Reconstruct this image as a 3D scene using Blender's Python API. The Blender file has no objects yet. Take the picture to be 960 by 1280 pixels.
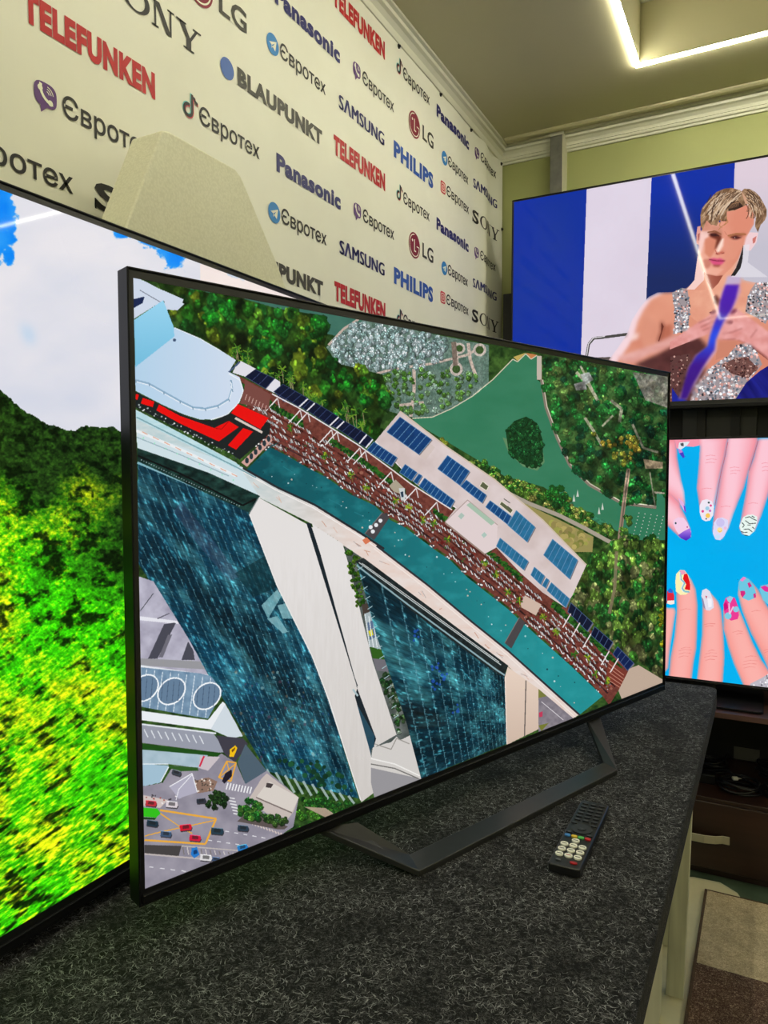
import bpy, bmesh, math, random
import numpy as np
from mathutils import Vector, Matrix

# ------------------------------------------------------------------ camera, world, exposure
sc = bpy.context.scene
COL = sc.collection
FPX, PITCH, ROLL, YAW = 911.7128, 0.0510346, -0.0020723, 0.4865105
_cy, _sy = math.cos(YAW), math.sin(YAW)
_f, _r, _u = np.array([-_sy, _cy, 0]), np.array([_cy, _sy, 0]), np.array([0, 0, 1.0])
_w = _f * math.cos(PITCH) - _u * math.sin(PITCH)
_u2 = _u * math.cos(PITCH) + _f * math.sin(PITCH)
CR = _r * math.cos(ROLL) + _u2 * math.sin(ROLL)
CU = _u2 * math.cos(ROLL) - _r * math.sin(ROLL)
CW = _w
cam = bpy.data.objects.new('camera', bpy.data.cameras.new('camera'))
COL.objects.link(cam)
cam.data.sensor_fit = 'VERTICAL'
cam.data.sensor_height = 36.0
cam.data.lens = FPX / 1280 * 36.0
cam.data.clip_start = 0.02
cam.matrix_world = Matrix(((CR[0], CU[0], -CW[0], 0), (CR[1], CU[1], -CW[1], 0), (CR[2], CU[2], -CW[2], 0), (0, 0, 0, 1)))
sc.camera = cam

world = bpy.data.worlds.new('world')
sc.world = world
world.use_nodes = True
world.node_tree.nodes['Background'].inputs[0].default_value = (1.0, 0.96, 0.85, 1)
world.node_tree.nodes['Background'].inputs[1].default_value = 0.05
sc.view_settings.view_transform = 'Standard'
sc.view_settings.look = 'None'
sc.view_settings.gamma = 1.0
sc.view_settings.use_curve_mapping = False
sc.view_settings.exposure = 0.0
LED_STRENGTH = 85.0
LED_COLOR = (1.0, 0.96, 0.79, 1)

# room measures (metres, camera at the origin)
XL, XR, YB, YF = -0.92, 2.75, 2.70, -2.2       # left, right, back, rear walls
ZF, ZC, ZR = -1.16, 1.22, 1.41                 # floor, ceiling, recess top
LX0, LX1, LY0, LY1 = -0.37, 2.05, -1.35, 2.33  # ceiling recess with the light strip
ZT = -0.53                                     # counter top


def proj(P):
    P = np.atleast_2d(np.array(P, float))
    d = P @ CW
    return np.stack([480 + FPX * (P @ CR) / d, 640 - FPX * (P @ CU) / d], -1)


# ------------------------------------------------------------------ materials
def mat(name, color, rough=0.5, metal=0.0, spec=0.5, emis=None, estr=0.0):
    m = bpy.data.materials.new(name)
    m.use_nodes = True
    b = m.node_tree.nodes['Principled BSDF']
    b.inputs['Base Color'].default_value = (*color, 1)
    b.inputs['Roughness'].default_value = rough
    b.inputs['Metallic'].default_value = metal
    b.inputs['Specular IOR Level'].default_value = spec
    if emis:
        b.inputs['Emission Color'].default_value = emis
        b.inputs['Emission Strength'].default_value = estr
    return m


class NT:
    def __init__(s, m):
        s.t = m.node_tree
        s.b = s.t.nodes['Principled BSDF']

    def n(s, kind, **kw):
        nd = s.t.nodes.new(kind)
        for k, v in kw.items():
            if k in nd.inputs.keys() if isinstance(k, str) else False:
                nd.inputs[k].default_value = v
            else:
                setattr(nd, k, v)
        return nd

    def l(s, a, b):
        s.t.links.new(a, b)

    def coord(s, scale=(1, 1, 1), rot=(0, 0, 0)):
        c = s.n('ShaderNodeTexCoord')
        mp = s.n('ShaderNodeMapping')
        mp.inputs['Scale'].default_value = scale
        mp.inputs['Rotation'].default_value = rot
        s.l(c.outputs['Object'], mp.inputs['Vector'])
        return mp.outputs['Vector']

    def noise(s, vec, scale, detail=3, rough=0.55, dist=0.0):
        nd = s.n('ShaderNodeTexNoise')
        nd.inputs['Scale'].default_value = scale
        nd.inputs['Detail'].default_value = detail
        nd.inputs['Roughness'].default_value = rough
        nd.inputs['Distortion'].default_value = dist
        s.l(vec, nd.inputs['Vector'])
        return nd.outputs['Fac']

    def ramp(s, fac, stops):
        r = s.n('ShaderNodeValToRGB')
        els = r.color_ramp.elements
        while len(els) < len(stops):
            els.new(0.5)
        for e, (p, c) in zip(els, stops):
            e.position = p
            e.color = (*c, 1) if len(c) == 3 else c
        s.l(fac, r.inputs['Fac'])
        return r.outputs['Color']

    def math(s, op, a, b=0.0):
        nd = s.n('ShaderNodeMath', operation=op)
        for i, v in enumerate((a, b)):
            if isinstance(v, (int, float)):
                nd.inputs[i].default_value = v
            else:
                s.l(v, nd.inputs[i])
        return nd.outputs[0]

    def mix(s, fac, a, b, mode='MIX'):
        nd = s.n('ShaderNodeMix', data_type='RGBA', blend_type=mode)
        for sock, v in ((nd.inputs[0], fac), (nd.inputs[6], a), (nd.inputs[7], b)):
            if hasattr(v, 'is_linked') or isinstance(v, bpy.types.NodeSocket):
                s.l(v, sock)
            elif isinstance(v, (int, float)):
                sock.default_value = v
            else:
                sock.default_value = (*v, 1)
        return nd.outputs[2]

    def bump(s, h, strength=0.3, dist=0.002):
        b = s.n('ShaderNodeBump')
        b.inputs['Strength'].default_value = strength
        b.inputs['Distance'].default_value = dist
        s.l(h, b.inputs['Height'])
        s.l(b.outputs['Normal'], s.b.inputs['Normal'])

    def base(s, c):
        s.l(c, s.b.inputs['Base Color'])


def noisy(name, c0, c1, scale, rough=0.6, bump=0.0, bscale=None, stretch=(1, 1, 1), spec=0.4, dist=0.001, detail=4):
    m = mat(name, c0, rough, spec=spec)
    t = NT(m)
    v = t.coord(stretch)
    f = t.noise(v, scale, detail)
    t.base(t.ramp(f, [(0.3, c0), (0.7, c1)]))
    if bump:
        t.bump(t.noise(v, bscale or scale * 3, 3), bump, dist)
    return m


def lin(r, g, b):
    return tuple((c / 255 / 12.92 if c / 255 <= 0.04045 else ((c / 255 + 0.055) / 1.055) ** 2.4) for c in (r, g, b))


M = {}
M['banner'] = noisy('banner_cloth', (0.73, 0.725, 0.61), (0.77, 0.765, 0.65), 6, 0.55, 0.05, 900, spec=0.3)
M['wall_green'] = noisy('wall_green_paint', (0.33, 0.35, 0.135), (0.36, 0.38, 0.15), 3, 0.6, 0.15, 160, spec=0.3)
M['wall_plain'] = noisy('wall_plain_paint', (0.42, 0.42, 0.25), (0.46, 0.46, 0.28), 3, 0.7, 0.1, 120)
M['ceiling'] = noisy('ceiling_paint', (0.47, 0.44, 0.27), (0.50, 0.47, 0.29), 2, 0.5, 0.03, 90)
M['trim'] = noisy('trim_plaster', (0.64, 0.64, 0.51), (0.70, 0.69, 0.56), 8, 0.55, 0.05, 90)
M['black'] = noisy('black_plastic', (0.008, 0.008, 0.009), (0.011, 0.011, 0.012), 40, 0.32, 0.02, 700, spec=0.5)
M['bezel'] = mat('bezel_metal', (0.006, 0.006, 0.007), 0.42, 0.0, 0.2)
M['lip'] = mat('lip_metal', (0.05, 0.05, 0.048), 0.3, 0.8)
M['stand'] = noisy('stand_coat', (0.022, 0.022, 0.021), (0.028, 0.028, 0.027), 60, 0.42, 0.05, 1500, spec=0.5)
M['panel_black'] = noisy('panel_black', (0.010, 0.010, 0.010), (0.014, 0.013, 0.012), 9, 0.6, 0.05, 300)
M['led'] = mat('led_tape', (0.9, 0.9, 0.8), 0.5, emis=LED_COLOR, estr=LED_STRENGTH)
M['zinc'] = noisy('zinc_steel', (0.13, 0.13, 0.115), (0.20, 0.20, 0.175), 30, 0.45, 0.05, 200)
M['zinc'].node_tree.nodes['Principled BSDF'].inputs['Metallic'].default_value = 0.35
M['zinc_edge'] = mat('zinc_edge', (0.62, 0.60, 0.46), 0.4, 0.2)
M['wood_paint'] = noisy('whitewashed_board', (0.48, 0.48, 0.35), (0.80, 0.80, 0.60), 26, 0.55, 0.15, 60, (1, 1, 0.07))
M['wood_panel'] = noisy('cream_board', (0.62, 0.61, 0.45), (0.74, 0.73, 0.55), 10, 0.55, 0.1, 60, (1, 1, 0.12))
M['wenge'] = noisy('wenge_laminate', (0.022, 0.010, 0.007), (0.045, 0.019, 0.013), 14, 0.38, 0.05, 60, (0.12, 1, 1.6), spec=0.5)
M['wenge_edge'] = noisy('wenge_edge', (0.09, 0.045, 0.04), (0.13, 0.065, 0.06), 20, 0.35, 0.02, 60, (0.2, 1, 1))
M['satin'] = mat('satin_steel', (0.55, 0.53, 0.40), 0.38, 0.55)
M['cable'] = mat('cable_rubber', (0.010, 0.010, 0.012), 0.3)
M['white_plastic'] = mat('white_plastic', (0.7, 0.68, 0.6), 0.4)
M['pin'] = mat('dark_pin', (0.02, 0.02, 0.018), 0.4, 0.5)

# charcoal needle felt: matted pale fibres over black
m = mat('charcoal_felt', (0.02, 0.02, 0.02), 0.95, spec=0.1)
t = NT(m)
v = t.coord()
nf = None
for sc_, di, off, k in ((75, 2.5, 0.5, 15.0), (110, 3.0, 0.46, 13.0), (95, 2.0, 0.55, 14.0), (60, 3.5, 0.43, 18.0)):
    a = t.noise(v, sc_, 2.0, 0.5, di)
    a = t.math('ABSOLUTE', t.math('SUBTRACT', a, off))
    a = t.math('SUBTRACT', 1.0, t.math('MULTIPLY', a, k * 4.2))
    a = t.math('MAXIMUM', a, 0.0)
    nf = a if nf is None else t.math('MAXIMUM', nf, a)
dens = t.noise(v, 130, 3, 0.7)
dens2 = t.noise(v, 22, 3, 0.6)
dm = t.math('MULTIPLY', t.math('SUBTRACT', t.math('ADD', t.math('MULTIPLY', dens, 0.75), t.math('MULTIPLY', dens2, 0.25)), 0.42), 5.5)
dm = t.math('MINIMUM', t.math('MAXIMUM', dm, 0.0), 1.0)
fib = t.math('MULTIPLY', nf, dm)
colr = t.mix(fib, (0.009, 0.009, 0.010), (0.16, 0.163, 0.166))
t.base(colr)
t.bump(fib, 0.6, 0.0015)
t.b.inputs['Sheen Weight'].default_value = 0.06
t.b.inputs['Sheen Roughness'].default_value = 0.45
M['felt'] = m
m = mat('felt_fibre', (0.2, 0.2, 0.2), 0.9, spec=0.1)
t = NT(m)
v = t.coord()
t.base(t.ramp(t.noise(v, 160, 2, 0.6), [(0.30, (0.035, 0.035, 0.036)), (0.5, (0.16, 0.162, 0.165)), (0.72, (0.42, 0.425, 0.43))]))
M['fibre'] = m

# polystyrene foam: pressed beads
m = mat('foam', (0.70, 0.69, 0.52), 0.75, spec=0.25)
t = NT(m)
v = t.coord()
vo = t.n('ShaderNodeTexVoronoi', feature='F1')
vo.inputs['Scale'].default_value = 260
t.l(v, vo.inputs['Vector'])
t.base(t.mix(1.0, t.mix(t.noise(v, 9, 3), (0.70, 0.69, 0.52), (0.78, 0.77, 0.60)), t.ramp(vo.outputs['Distance'], [(0.25, (1, 1, 1)), (0.75, (0.91, 0.91, 0.89))]), 'MULTIPLY'))
t.bump(vo.outputs['Distance'], 0.35, 0.0008)
M['foam'] = m

# linoleum: beige areas with wavy green bands
m = mat('linoleum', (0.5, 0.48, 0.3), 0.4, spec=0.4)
t = NT(m)
v = t.coord()
d = t.noise(v, 1.7, 1.0, 0.4, 0.8)
base = t.mix(t.noise(v, 40, 4), (0.58, 0.53, 0.33), (0.68, 0.63, 0.40))
f = t.ramp(d, [(0.0, (0, 0, 0)), (0.50, (0, 0, 0)), (0.51, (1, 1, 1)), (1, (1, 1, 1))])
M['lino_mask'] = f
t.base(base)
M['lino'] = m
M['lino_green'] = noisy('linoleum_green', (0.045, 0.075, 0.045), (0.065, 0.095, 0.06), 30, 0.4)
M['lino_line'] = noisy('linoleum_line', (0.52, 0.50, 0.33), (0.58, 0.55, 0.37), 30, 0.4)

# rug pile
def pile(name, c0, c1, c2):
    m = mat(name, c0, 0.95, spec=0.1)
    t = NT(m)
    v = t.coord()
    a = t.noise(v, 190, 3, 0.75, 1.5)
    b_ = t.noise(v, 22, 4, 0.6)
    x = t.mix(a, c0, c1)
    t.l(t.ramp(a, [(0.35, c0), (0.52, c1), (0.68, c2)]), t.b.inputs['Base Color'])
    mm = t.mix(t.ramp(b_, [(0.35, (0.7, 0.7, 0.7)), (0.65, (1.1, 1.1, 1.1))]), (0, 0, 0), (1, 1, 1))
    mult = t.mix(1.0, t.ramp(a, [(0.35, c0), (0.52, c1), (0.68, c2)]), t.ramp(b_, [(0.35, (0.72, 0.72, 0.72)), (0.65, (1, 1, 1))]), 'MULTIPLY')
    t.base(mult)
    t.bump(a, 0.8, 0.003)
    return m
M['rug_beige'] = pile('rug_beige_pile', (0.36, 0.28, 0.17), (0.60, 0.48, 0.30), (0.80, 0.67, 0.44))
M['rug_brown'] = pile('rug_brown_pile', (0.07, 0.040, 0.029), (0.13, 0.075, 0.055), (0.50, 0.38, 0.26))
M['rug_edge'] = noisy('rug_edge_binding', (0.06, 0.035, 0.02), (0.10, 0.06, 0.035), 200, 0.9, 0.4, 400)


# ------------------------------------------------------------------ mesh helpers
class MB:
    def __init__(s):
        s.v, s.f, s.mi, s.sm = [], [], [], []

    def add(s, vs, fs, mi=0, smooth=False):
        o = len(s.v)
        s.v += [tuple(p) for p in vs]
        for f in fs:
            s.f.append([i + o for i in f])
            s.mi.append(mi)
            s.sm.append(smooth)

    def box(s, a, b, mi=0):
        (x0, y0, z0), (x1, y1, z1) = a, b
        s.add([(x0, y0, z0), (x1, y0, z0), (x1, y1, z0), (x0, y1, z0), (x0, y0, z1), (x1, y0, z1), (x1, y1, z1), (x0, y1, z1)],
              [(0, 3, 2, 1), (4, 5, 6, 7), (0, 1, 5, 4), (1, 2, 6, 5), (2, 3, 7, 6), (3, 0, 4, 7)], mi)

    def prism(s, poly, fr, d0, d1, mi=0):
        """poly of 2-D points; fr(a, b, d) -> 3-D point; extruded from d0 to d1."""
        n = len(poly)
        vs = [fr(a, b, d0) for a, b in poly] + [fr(a, b, d1) for a, b in poly]
        s.add(vs, [list(range(n))[::-1], list(range(n, 2 * n))] + [(i, (i + 1) % n, n + (i + 1) % n, n + i) for i in range(n)], mi)

    def sweep(s, prof, path_pts, mi=0, closed=False, smooth=False):
        """prof: list of (a,b); path_pts: list of (origin, A, B)."""
        n = len(prof)
        vs = []
        for o, A, B in path_pts:
            for a, b in prof:
                vs.append(tuple(np.array(o) + a * np.array(A) + b * np.array(B)))
        fs = []
        k = len(path_pts)
        for i in range(k if closed else k - 1):
            j = (i + 1) % k
            for q in range(n):
                r = (q + 1) % n
                fs.append((i * n + q, i * n + r, j * n + r, j * n + q))
        if not closed:
            fs.append(list(range(n))[::-1])
            fs.append([(k - 1) * n + q for q in range(n)])
        s.add(vs, fs, mi, smooth)

    def tube(s, pts, r, seg=8, mi=0, closed=False):
        pts = [np.array(p, float) for p in pts]
        k = len(pts)
        fr = []
        up = np.array([0.0, 0.0, 1.0])
        for i in range(k):
            a = pts[(i - 1) % k] if (closed or i > 0) else pts[i]
            b = pts[(i + 1) % k] if (closed or i < k - 1) else pts[i]
            d = b - a
            d = d / (np.linalg.norm(d) + 1e-12)
            ref = up if abs(d[2]) < 0.9 else np.array([1.0, 0, 0])
            A = np.cross(d, ref)
            A /= np.linalg.norm(A)
            B = np.cross(A, d)
            fr.append((pts[i], A, B))
        prof = [(r * math.cos(2 * math.pi * q / seg), r * math.sin(2 * math.pi * q / seg)) for q in range(seg)]
        s.sweep(prof, fr, mi, closed, True)

    def build(s, name, mats, parent=None, bevel=0.0, seg=2, loc=None):
        me = bpy.data.meshes.new(name)
        me.from_pydata(s.v, [], s.f)
        for mm in (mats if isinstance(mats, (list, tuple)) else [mats]):
            me.materials.append(mm)
        me.polygons.foreach_set('material_index', s.mi)
        me.polygons.foreach_set('use_smooth', s.sm)
        bm = bmesh.new()
        bm.from_mesh(me)
        bmesh.ops.recalc_face_normals(bm, faces=bm.faces)
        bm.to_mesh(me)
        bm.free()
        me.update()
        o = bpy.data.objects.new(name, me)
        COL.objects.link(o)
        if parent:
            o.parent = parent
        if loc is not None:
            o.location = loc
        if bevel:
            b = o.modifiers.new('bevel', 'BEVEL')
            b.width = bevel
            b.segments = seg
            b.limit_method = 'ANGLE'
            b.angle_limit = math.radians(40)
        return o


def struct(o):
    o['kind'] = 'structure'
    return o


def tag(o, label, cat, group=None):
    o['label'] = label
    o['category'] = cat
    if group:
        o['group'] = group
    return o


def empty(name, loc, rz, label, cat, group=None):
    o = bpy.data.objects.new(name, None)
    o.empty_display_size = 0.05
    COL.objects.link(o)
    o.location = loc
    o.rotation_euler = (0, 0, rz)
    return tag(o, label, cat, group)


def ring(cx, cy, r, n=24, sx=1.0, sy=1.0, a0=0.0):
    return [(cx + r * sx * math.cos(a0 + 2 * math.pi * i / n), cy + r * sy * math.sin(a0 + 2 * math.pi * i / n)) for i in range(n)]


# ------------------------------------------------------------------ room shell
b = MB(); b.box((XL - 0.2, YF - 0.2, ZF - 0.1), (XR + 0.2, YB + 0.2, ZF)); 
# printed pattern of the linoleum: beige sheet with wavy green areas along the cabinet
fl = b
grn = [(XL, 2.31), (-0.30, 2.30), (-0.20, 2.275)]
gpoly = [(-0.92, 2.0), (-0.40, 2.02), (-0.30, 2.10), (-0.23, 2.19), (-0.17, 2.22), (-0.10, 2.225), (-0.055, 2.19), (-0.02, 2.11), (0.02, 2.06),
         (0.12, 2.04), (0.30, 2.10), (0.5, 2.2), (0.7, 2.15), (1.0, 2.0), (1.5, 2.1), (2.7, 2.0), (2.7, 2.7), (-0.92, 2.7)]
fl.add([(x, y, ZF + 0.0006) for x, y in gpoly], [list(range(len(gpoly)))], 1)
ln = gpoly[:-2]
for (x0, y0), (x1, y1) in zip(ln[:-1], ln[1:]):
    fl.add([(x0, y0 - 0.006, ZF + 0.0009), (x1, y1 - 0.006, ZF + 0.0009), (x1, y1 + 0.003, ZF + 0.0009), (x0, y0 + 0.003, ZF + 0.0009)], [(0, 1, 2, 3)], 2)
struct(fl.build('floor', [M['lino'], M['lino_green'], M['lino_line']]))

b = MB(); b.box((XL - 0.12, YF - 0.12, ZF), (XL - 0.012, YB + 0.12, ZR + 0.1)); struct(b.build('wall_left', M['wall_plain']))
b = MB(); b.box((XL - 0.012, YB, ZF), (XR, YB + 0.12, ZR + 0.1)); struct(b.build('wall_back', M['wall_green']))
b = MB(); b.box((XR, YF - 0.12, ZF), (XR + 0.12, YB + 0.12, ZR + 0.1)); struct(b.build('wall_right', M['wall_plain']))
b = MB(); b.box((XL - 0.012, YF - 0.12, ZF), (XR, YF, ZR + 0.1)); struct(b.build('wall_front', M['wall_plain']))
# ceiling: dropped border around a raised recess
b = MB()
X0, X1, Y0, Y1 = XL - 0.012, XR, YF, YB
b.box((X0, Y0, ZC), (LX0, Y1, ZR)); b.box((LX1, Y0, ZC), (X1, Y1, ZR))
b.box((LX0, Y0, ZC), (LX1, LY0, ZR)); b.box((LX0, LY1, ZC), (LX1, Y1, ZR))
b.box((X0, Y0, ZR), (X1, Y1, ZR + 0.06))
struct(b.build('ceiling', M['ceiling']))
# cornices
cornice = [(0, 0), (0, -0.058), (0.007, -0.058), (0.009, -0.051), (0.016, -0.050), (0.019, -0.043), (0.013, -0.038), (0.016, -0.029), (0.026, -0.021), (0.036, -0.019), (0.039, -0.012), (0.033, -0.009), (0.046, -0.007), (0.046, 0)]
b = MB()
b.sweep([(a, c) for a, c in cornice], [((XL - 0.012, YF, ZC), (1, 0, 0), (0, 0, 1)), ((XL - 0.012, YB, ZC), (1, 0, 0), (0, 0, 1))])
struct(b.build('trim_1', M['trim']))
b = MB()
b.sweep([(a, c) for a, c in cornice], [((XL - 0.01, YB, ZC), (0, -1, 0), (0, 0, 1)), ((XR, YB, ZC), (0, -1, 0), (0, 0, 1))])
struct(b.build('trim_2', M['trim']))
b = MB()
b.sweep([(0, 0), (0, -0.006), (0.006, -0.010), (0.022, -0.010), (0.028, -0.006), (0.028, 0)],
        [((XL + 0.04, 2.632, ZC), (0, -1, 0), (0, 0, 1)), ((XR, 2.632, ZC), (0, -1, 0), (0, 0, 1))])
struct(b.build('trim_3', M['ceiling']))
b = MB()  # small moulding at the top of the recess
for (p, q, n) in (((LX0, LY1), (LX1, LY1), (0, -1)), ((LX0, LY0), (LX1, LY0), (0, 1)), ((LX0, LY0), (LX0, LY1), (1, 0)), ((LX1, LY0), (LX1, LY1), (-1, 0))):
    b.sweep([(0, 0), (0, -0.02), (0.006, -0.02), (0.018, -0.006), (0.018, 0)],
            [((*p, ZR), (*n, 0), (0, 0, 1)), ((*q, ZR), (*n, 0), (0, 0, 1))])
struct(b.build('trim_4', M['trim']))

# the LED tape round the recess edge
led = empty('led_strip', (LX0, LY1, ZC), 0, 'bright white LED strip light running round the ceiling recess', 'light strip')
w_ = 0.012
for (x0, y0, x1, y1) in ((LX0 - w_, LY0 - w_, LX0, LY1 + w_), (LX1, LY0 - w_, LX1 + w_, LY1 + w_), (LX0, LY1, LX1, LY1 + w_), (LX0, LY0 - w_, LX1, LY0)):
    b = MB()
    b.box((x0 - LX0, y0 - LY1, -0.0055), (x1 - LX0, y1 - LY1, -0.0005))
    b.build('tape_run', M['led'], led)

# ------------------------------------------------------------------ printed banner on the left wall
BX = XL


def ripple(y):
    """cloth folds near the corner: x offset of the banner at depth y"""
    k = max(0.0, min(1.0, (y - 1.75) / 0.5))
    k2 = max(0.0, min(1.0, (y - 2.25) / 0.25))
    return k * 0.0022 * math.sin(y * 26) + k2 * 0.0035 * math.sin(y * 38 + 0.6)


b = MB()
ys = [YF + 0.3 + (1.75 - YF - 0.3) * i / 20 for i in range(20)] + [1.75 + (2.692 - 1.75) * i / 110 for i in range(111)]
zs = [-1.0, -0.2, 0.4, 0.8, 1.174]
vs = []
for yv in ys:
    for zv in zs:
        sag = 0.0
        if zv == zs[-1]:
            sag = -0.006 * abs(math.sin((yv - 0.1) * math.pi / 0.29))
        vs.append((BX + ripple(yv), yv, zv + sag))
nz = len(zs)
fs = [(i * nz + j, (i + 1) * nz + j, (i + 1) * nz + j + 1, i * nz + j + 1) for i in range(len(ys) - 1) for j in range(nz - 1)]
b.add(vs, fs, 0, True)
INKS = ['red', 'navy', 'grey', 'blue', 'violet', 'sky', 'maroon', 'white', 'phil', 'coral', 'aqua', 'black']
INKC = {'red': (175, 28, 32), 'navy': (40, 40, 100), 'grey': (62, 60, 52), 'blue': (62, 98, 170), 'violet': (95, 62, 120), 'sky': (50, 125, 190),
        'maroon': (125, 22, 45), 'white': (225, 225, 205), 'phil': (42, 82, 165), 'coral': (205, 75, 85), 'aqua': (110, 190, 190), 'black': (38, 36, 34)}
for k in INKS:
    M['ink_' + k] = mat('ink_' + k, lin(*INKC[k]), 0.5, spec=0.3)


def ink(k):
    return 1 + INKS.index(k)


def clip(poly, c, keep_less):
    out = []
    for (a, d) in zip(poly, poly[1:] + poly[:1]):
        ia, id_ = (a[0] <= c) == keep_less, (d[0] <= c) == keep_less
        if ia:
            out.append(a)
        if ia != id_:
            t_ = (c - a[0]) / (d[0] - a[0])
            out.append((c, a[1] + t_ * (d[1] - a[1])))
    return out


def pr(poly, color, layer=1):
    """flat print: poly in (y, z) on the banner, cut into narrow strips where the cloth ripples"""
    poly = [tuple(q) for q in poly]
    lo_, hi_ = min(q[0] for q in poly), max(q[0] for q in poly)
    cells = [poly]
    if hi_ > 1.75 and hi_ - lo_ > 0.007:
        cells = []
        c = lo_
        while c < hi_:
            q = clip(clip(poly, c, False), c + 0.006, True)
            if len(q) > 2:
                cells.append(q)
            c += 0.006
    for q in cells:
        pts = [(BX + ripple(y) + 0.0006 + 0.0004 * layer, y, z) for y, z in q]
        b.add(pts, [list(range(len(pts)))], ink(color))


_tc = {}


def textmesh(s, bold):
    key = (s, bold)
    if key in _tc:
        return _tc[key]
    c = bpy.data.curves.new('glyphs', 'FONT')
    body, s = s, s.rstrip('х')
    c.body = s
    c.size = 1.0
    c.resolution_u = 3
    c.offset = 0.0 if 'M' in s else bold
    if bold > 0.015:
        c.space_character = 1.0 + bold * 1.6
    o = bpy.data.objects.new('glyphs', c)
    COL.objects.link(o)
    dg = bpy.context.evaluated_depsgraph_get()
    ev = o.evaluated_get(dg)
    me = ev.to_mesh()
    V = np.array([v.co[:2] for v in me.vertices])
    F = [list(p.vertices) for p in me.polygons]
    ev.to_mesh_clear()
    bpy.data.objects.remove(o)
    bpy.data.curves.remove(c)
    if 'M' in s:      # heavier strokes: the same outlines set side by side
        n = len(V)
        V = np.concatenate([V + [-bold, 0], V + [bold, 0]])
        F = F + [[i + n for i in f] for f in F]
    if body != s:     # the last letter is drawn as two crossing strokes
        xa, n = V[:, 0].max() + 0.03, len(V)
        w2 = 0.055 + bold
        V = np.concatenate([V, [(xa, 0), (xa + 2 * w2, 0), (xa + .50, .54), (xa + .50 - 2 * w2, .54), (xa, .54), (xa + 2 * w2, .54), (xa + .50, 0), (xa + .50 - 2 * w2, 0)]])
        F = F + [[n, n + 1, n + 2, n + 3], [n + 4, n + 5, n + 6, n + 7]]
    _tc[key] = (V, F)
    return V, F


def text(s, y0, y1, z0, z1, color, bold=0.0, cap=0.69, layer=1):
    V, F = textmesh(s, bold)
    xa, xb = V[:, 0].min(), V[:, 0].max()
    Y = y0 + (V[:, 0] - xa) / (xb - xa) * (y1 - y0)
    Z = z0 + (V[:, 1] + bold) / (cap + 2 * bold) * (z1 - z0)
    for f in F:
        pr([(Y[i], Z[i]) for i in f], color, layer)


def sony(y0, y1, z0, z1):
    h = z1 - z0
    w = y1 - y0
    s_ = w * 0.25
    V, F = textmesh('S', 0.03)
    xa, xb = V[:, 0].min(), V[:, 0].max()
    for f in F:
        pr([(y0 + (V[i, 0] - xa) / (xb - xa) * w * 0.21, z0 + (V[i, 1] + .03) / 0.75 * h) for i in f], 'black')
    pr([(y0, z0), (y0 + w * .012, z0), (y0 + w * .012, z0 + h * .36), (y0, z0 + h * .36)], 'black')
    pr([(y0 + w * .185, z0 + h * .64), (y0 + w * .197, z0 + h * .64), (y0 + w * .197, z1), (y0 + w * .185, z1)], 'black')
    # O
    cy, cz = y0 + w * .37, (z0 + z1) / 2
    n = 28
    for i in range(n):
        a, c = 2 * math.pi * i / n, 2 * math.pi * (i + 1) / n
        q = lambda ang, r1, r2: (cy + r1 * math.cos(ang), cz + r2 * math.sin(ang))
        pr([q(a, w * .125, h * .5), q(c, w * .125, h * .5), q(c, w * .082, h * .43), q(a, w * .082, h * .43)], 'black')
    # N
    n0 = y0 + w * .515
    pr([(n0 + w * .02, z0), (n0 + w * .038, z0), (n0 + w * .038, z1), (n0 + w * .02, z1)], 'black')
    pr([(n0 + w * .165, z0), (n0 + w * .183, z0), (n0 + w * .183, z1), (n0 + w * .165, z1)], 'black')
    pr([(n0 + w * .02, z1), (n0 + w * .07, z1), (n0 + w * .183, z0), (n0 + w * .135, z0)], 'black', 1.1)
    pr([(n0, z0), (n0 + w * .06, z0), (n0 + w * .06, z0 + h * .07), (n0, z0 + h * .07)], 'black')
    pr([(n0, z1 - h * .07), (n0 + w * .05, z1 - h * .07), (n0 + w * .05, z1), (n0, z1)], 'black')
    pr([(n0 + w * .145, z1 - h * .07), (n0 + w * .21, z1 - h * .07), (n0 + w * .21, z1), (n0 + w * .145, z1)], 'black')
    # Y
    k = y0 + w * .745
    pr([(k + w * .02, z1), (k + w * .075, z1), (k + w * .15, z0 + h * .42), (k + w * .10, z0 + h * .42)], 'black')
    pr([(k + w * .20, z1), (k + w * .225, z1), (k + w * .15, z0 + h * .42), (k + w * .125, z0 + h * .42)], 'black', 1.1)
    pr([(k + w * .10, z0), (k + w * .15, z0), (k + w * .15, z0 + h * .45), (k + w * .10, z0 + h * .45)], 'black', 1.05)
    pr([(k, z1 - h * .07), (k + w * .10, z1 - h * .07), (k + w * .10, z1), (k, z1)], 'black')
    pr([(k + w * .17, z1 - h * .07), (k + w * .255, z1 - h * .07), (k + w * .255, z1), (k + w * .17, z1)], 'black')
    pr([(k + w * .07, z0), (k + w * .18, z0), (k + w * .18, z0 + h * .07), (k + w * .07, z0 + h * .07)], 'black')


def euro(y0, zc, dy=0.046, wt=0.171):
    text('Євротех', y0 + dy, y0 + dy + wt, zc, zc + 0.031, 'black', 0.011)


def thick_arc(cy, cz, r0, r1, a0, a1, color, n=8, layer=2):
    for i in range(n):
        a, c = a0 + (a1 - a0) * i / n, a0 + (a1 - a0) * (i + 1) / n
        pr([(cy + r0 * math.cos(a), cz + r0 * math.sin(a)), (cy + r1 * math.cos(a), cz + r1 * math.sin(a)),
            (cy + r1 * math.cos(c), cz + r1 * math.sin(c)), (cy + r0 * math.cos(c), cz + r0 * math.sin(c))], color, layer)


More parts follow.
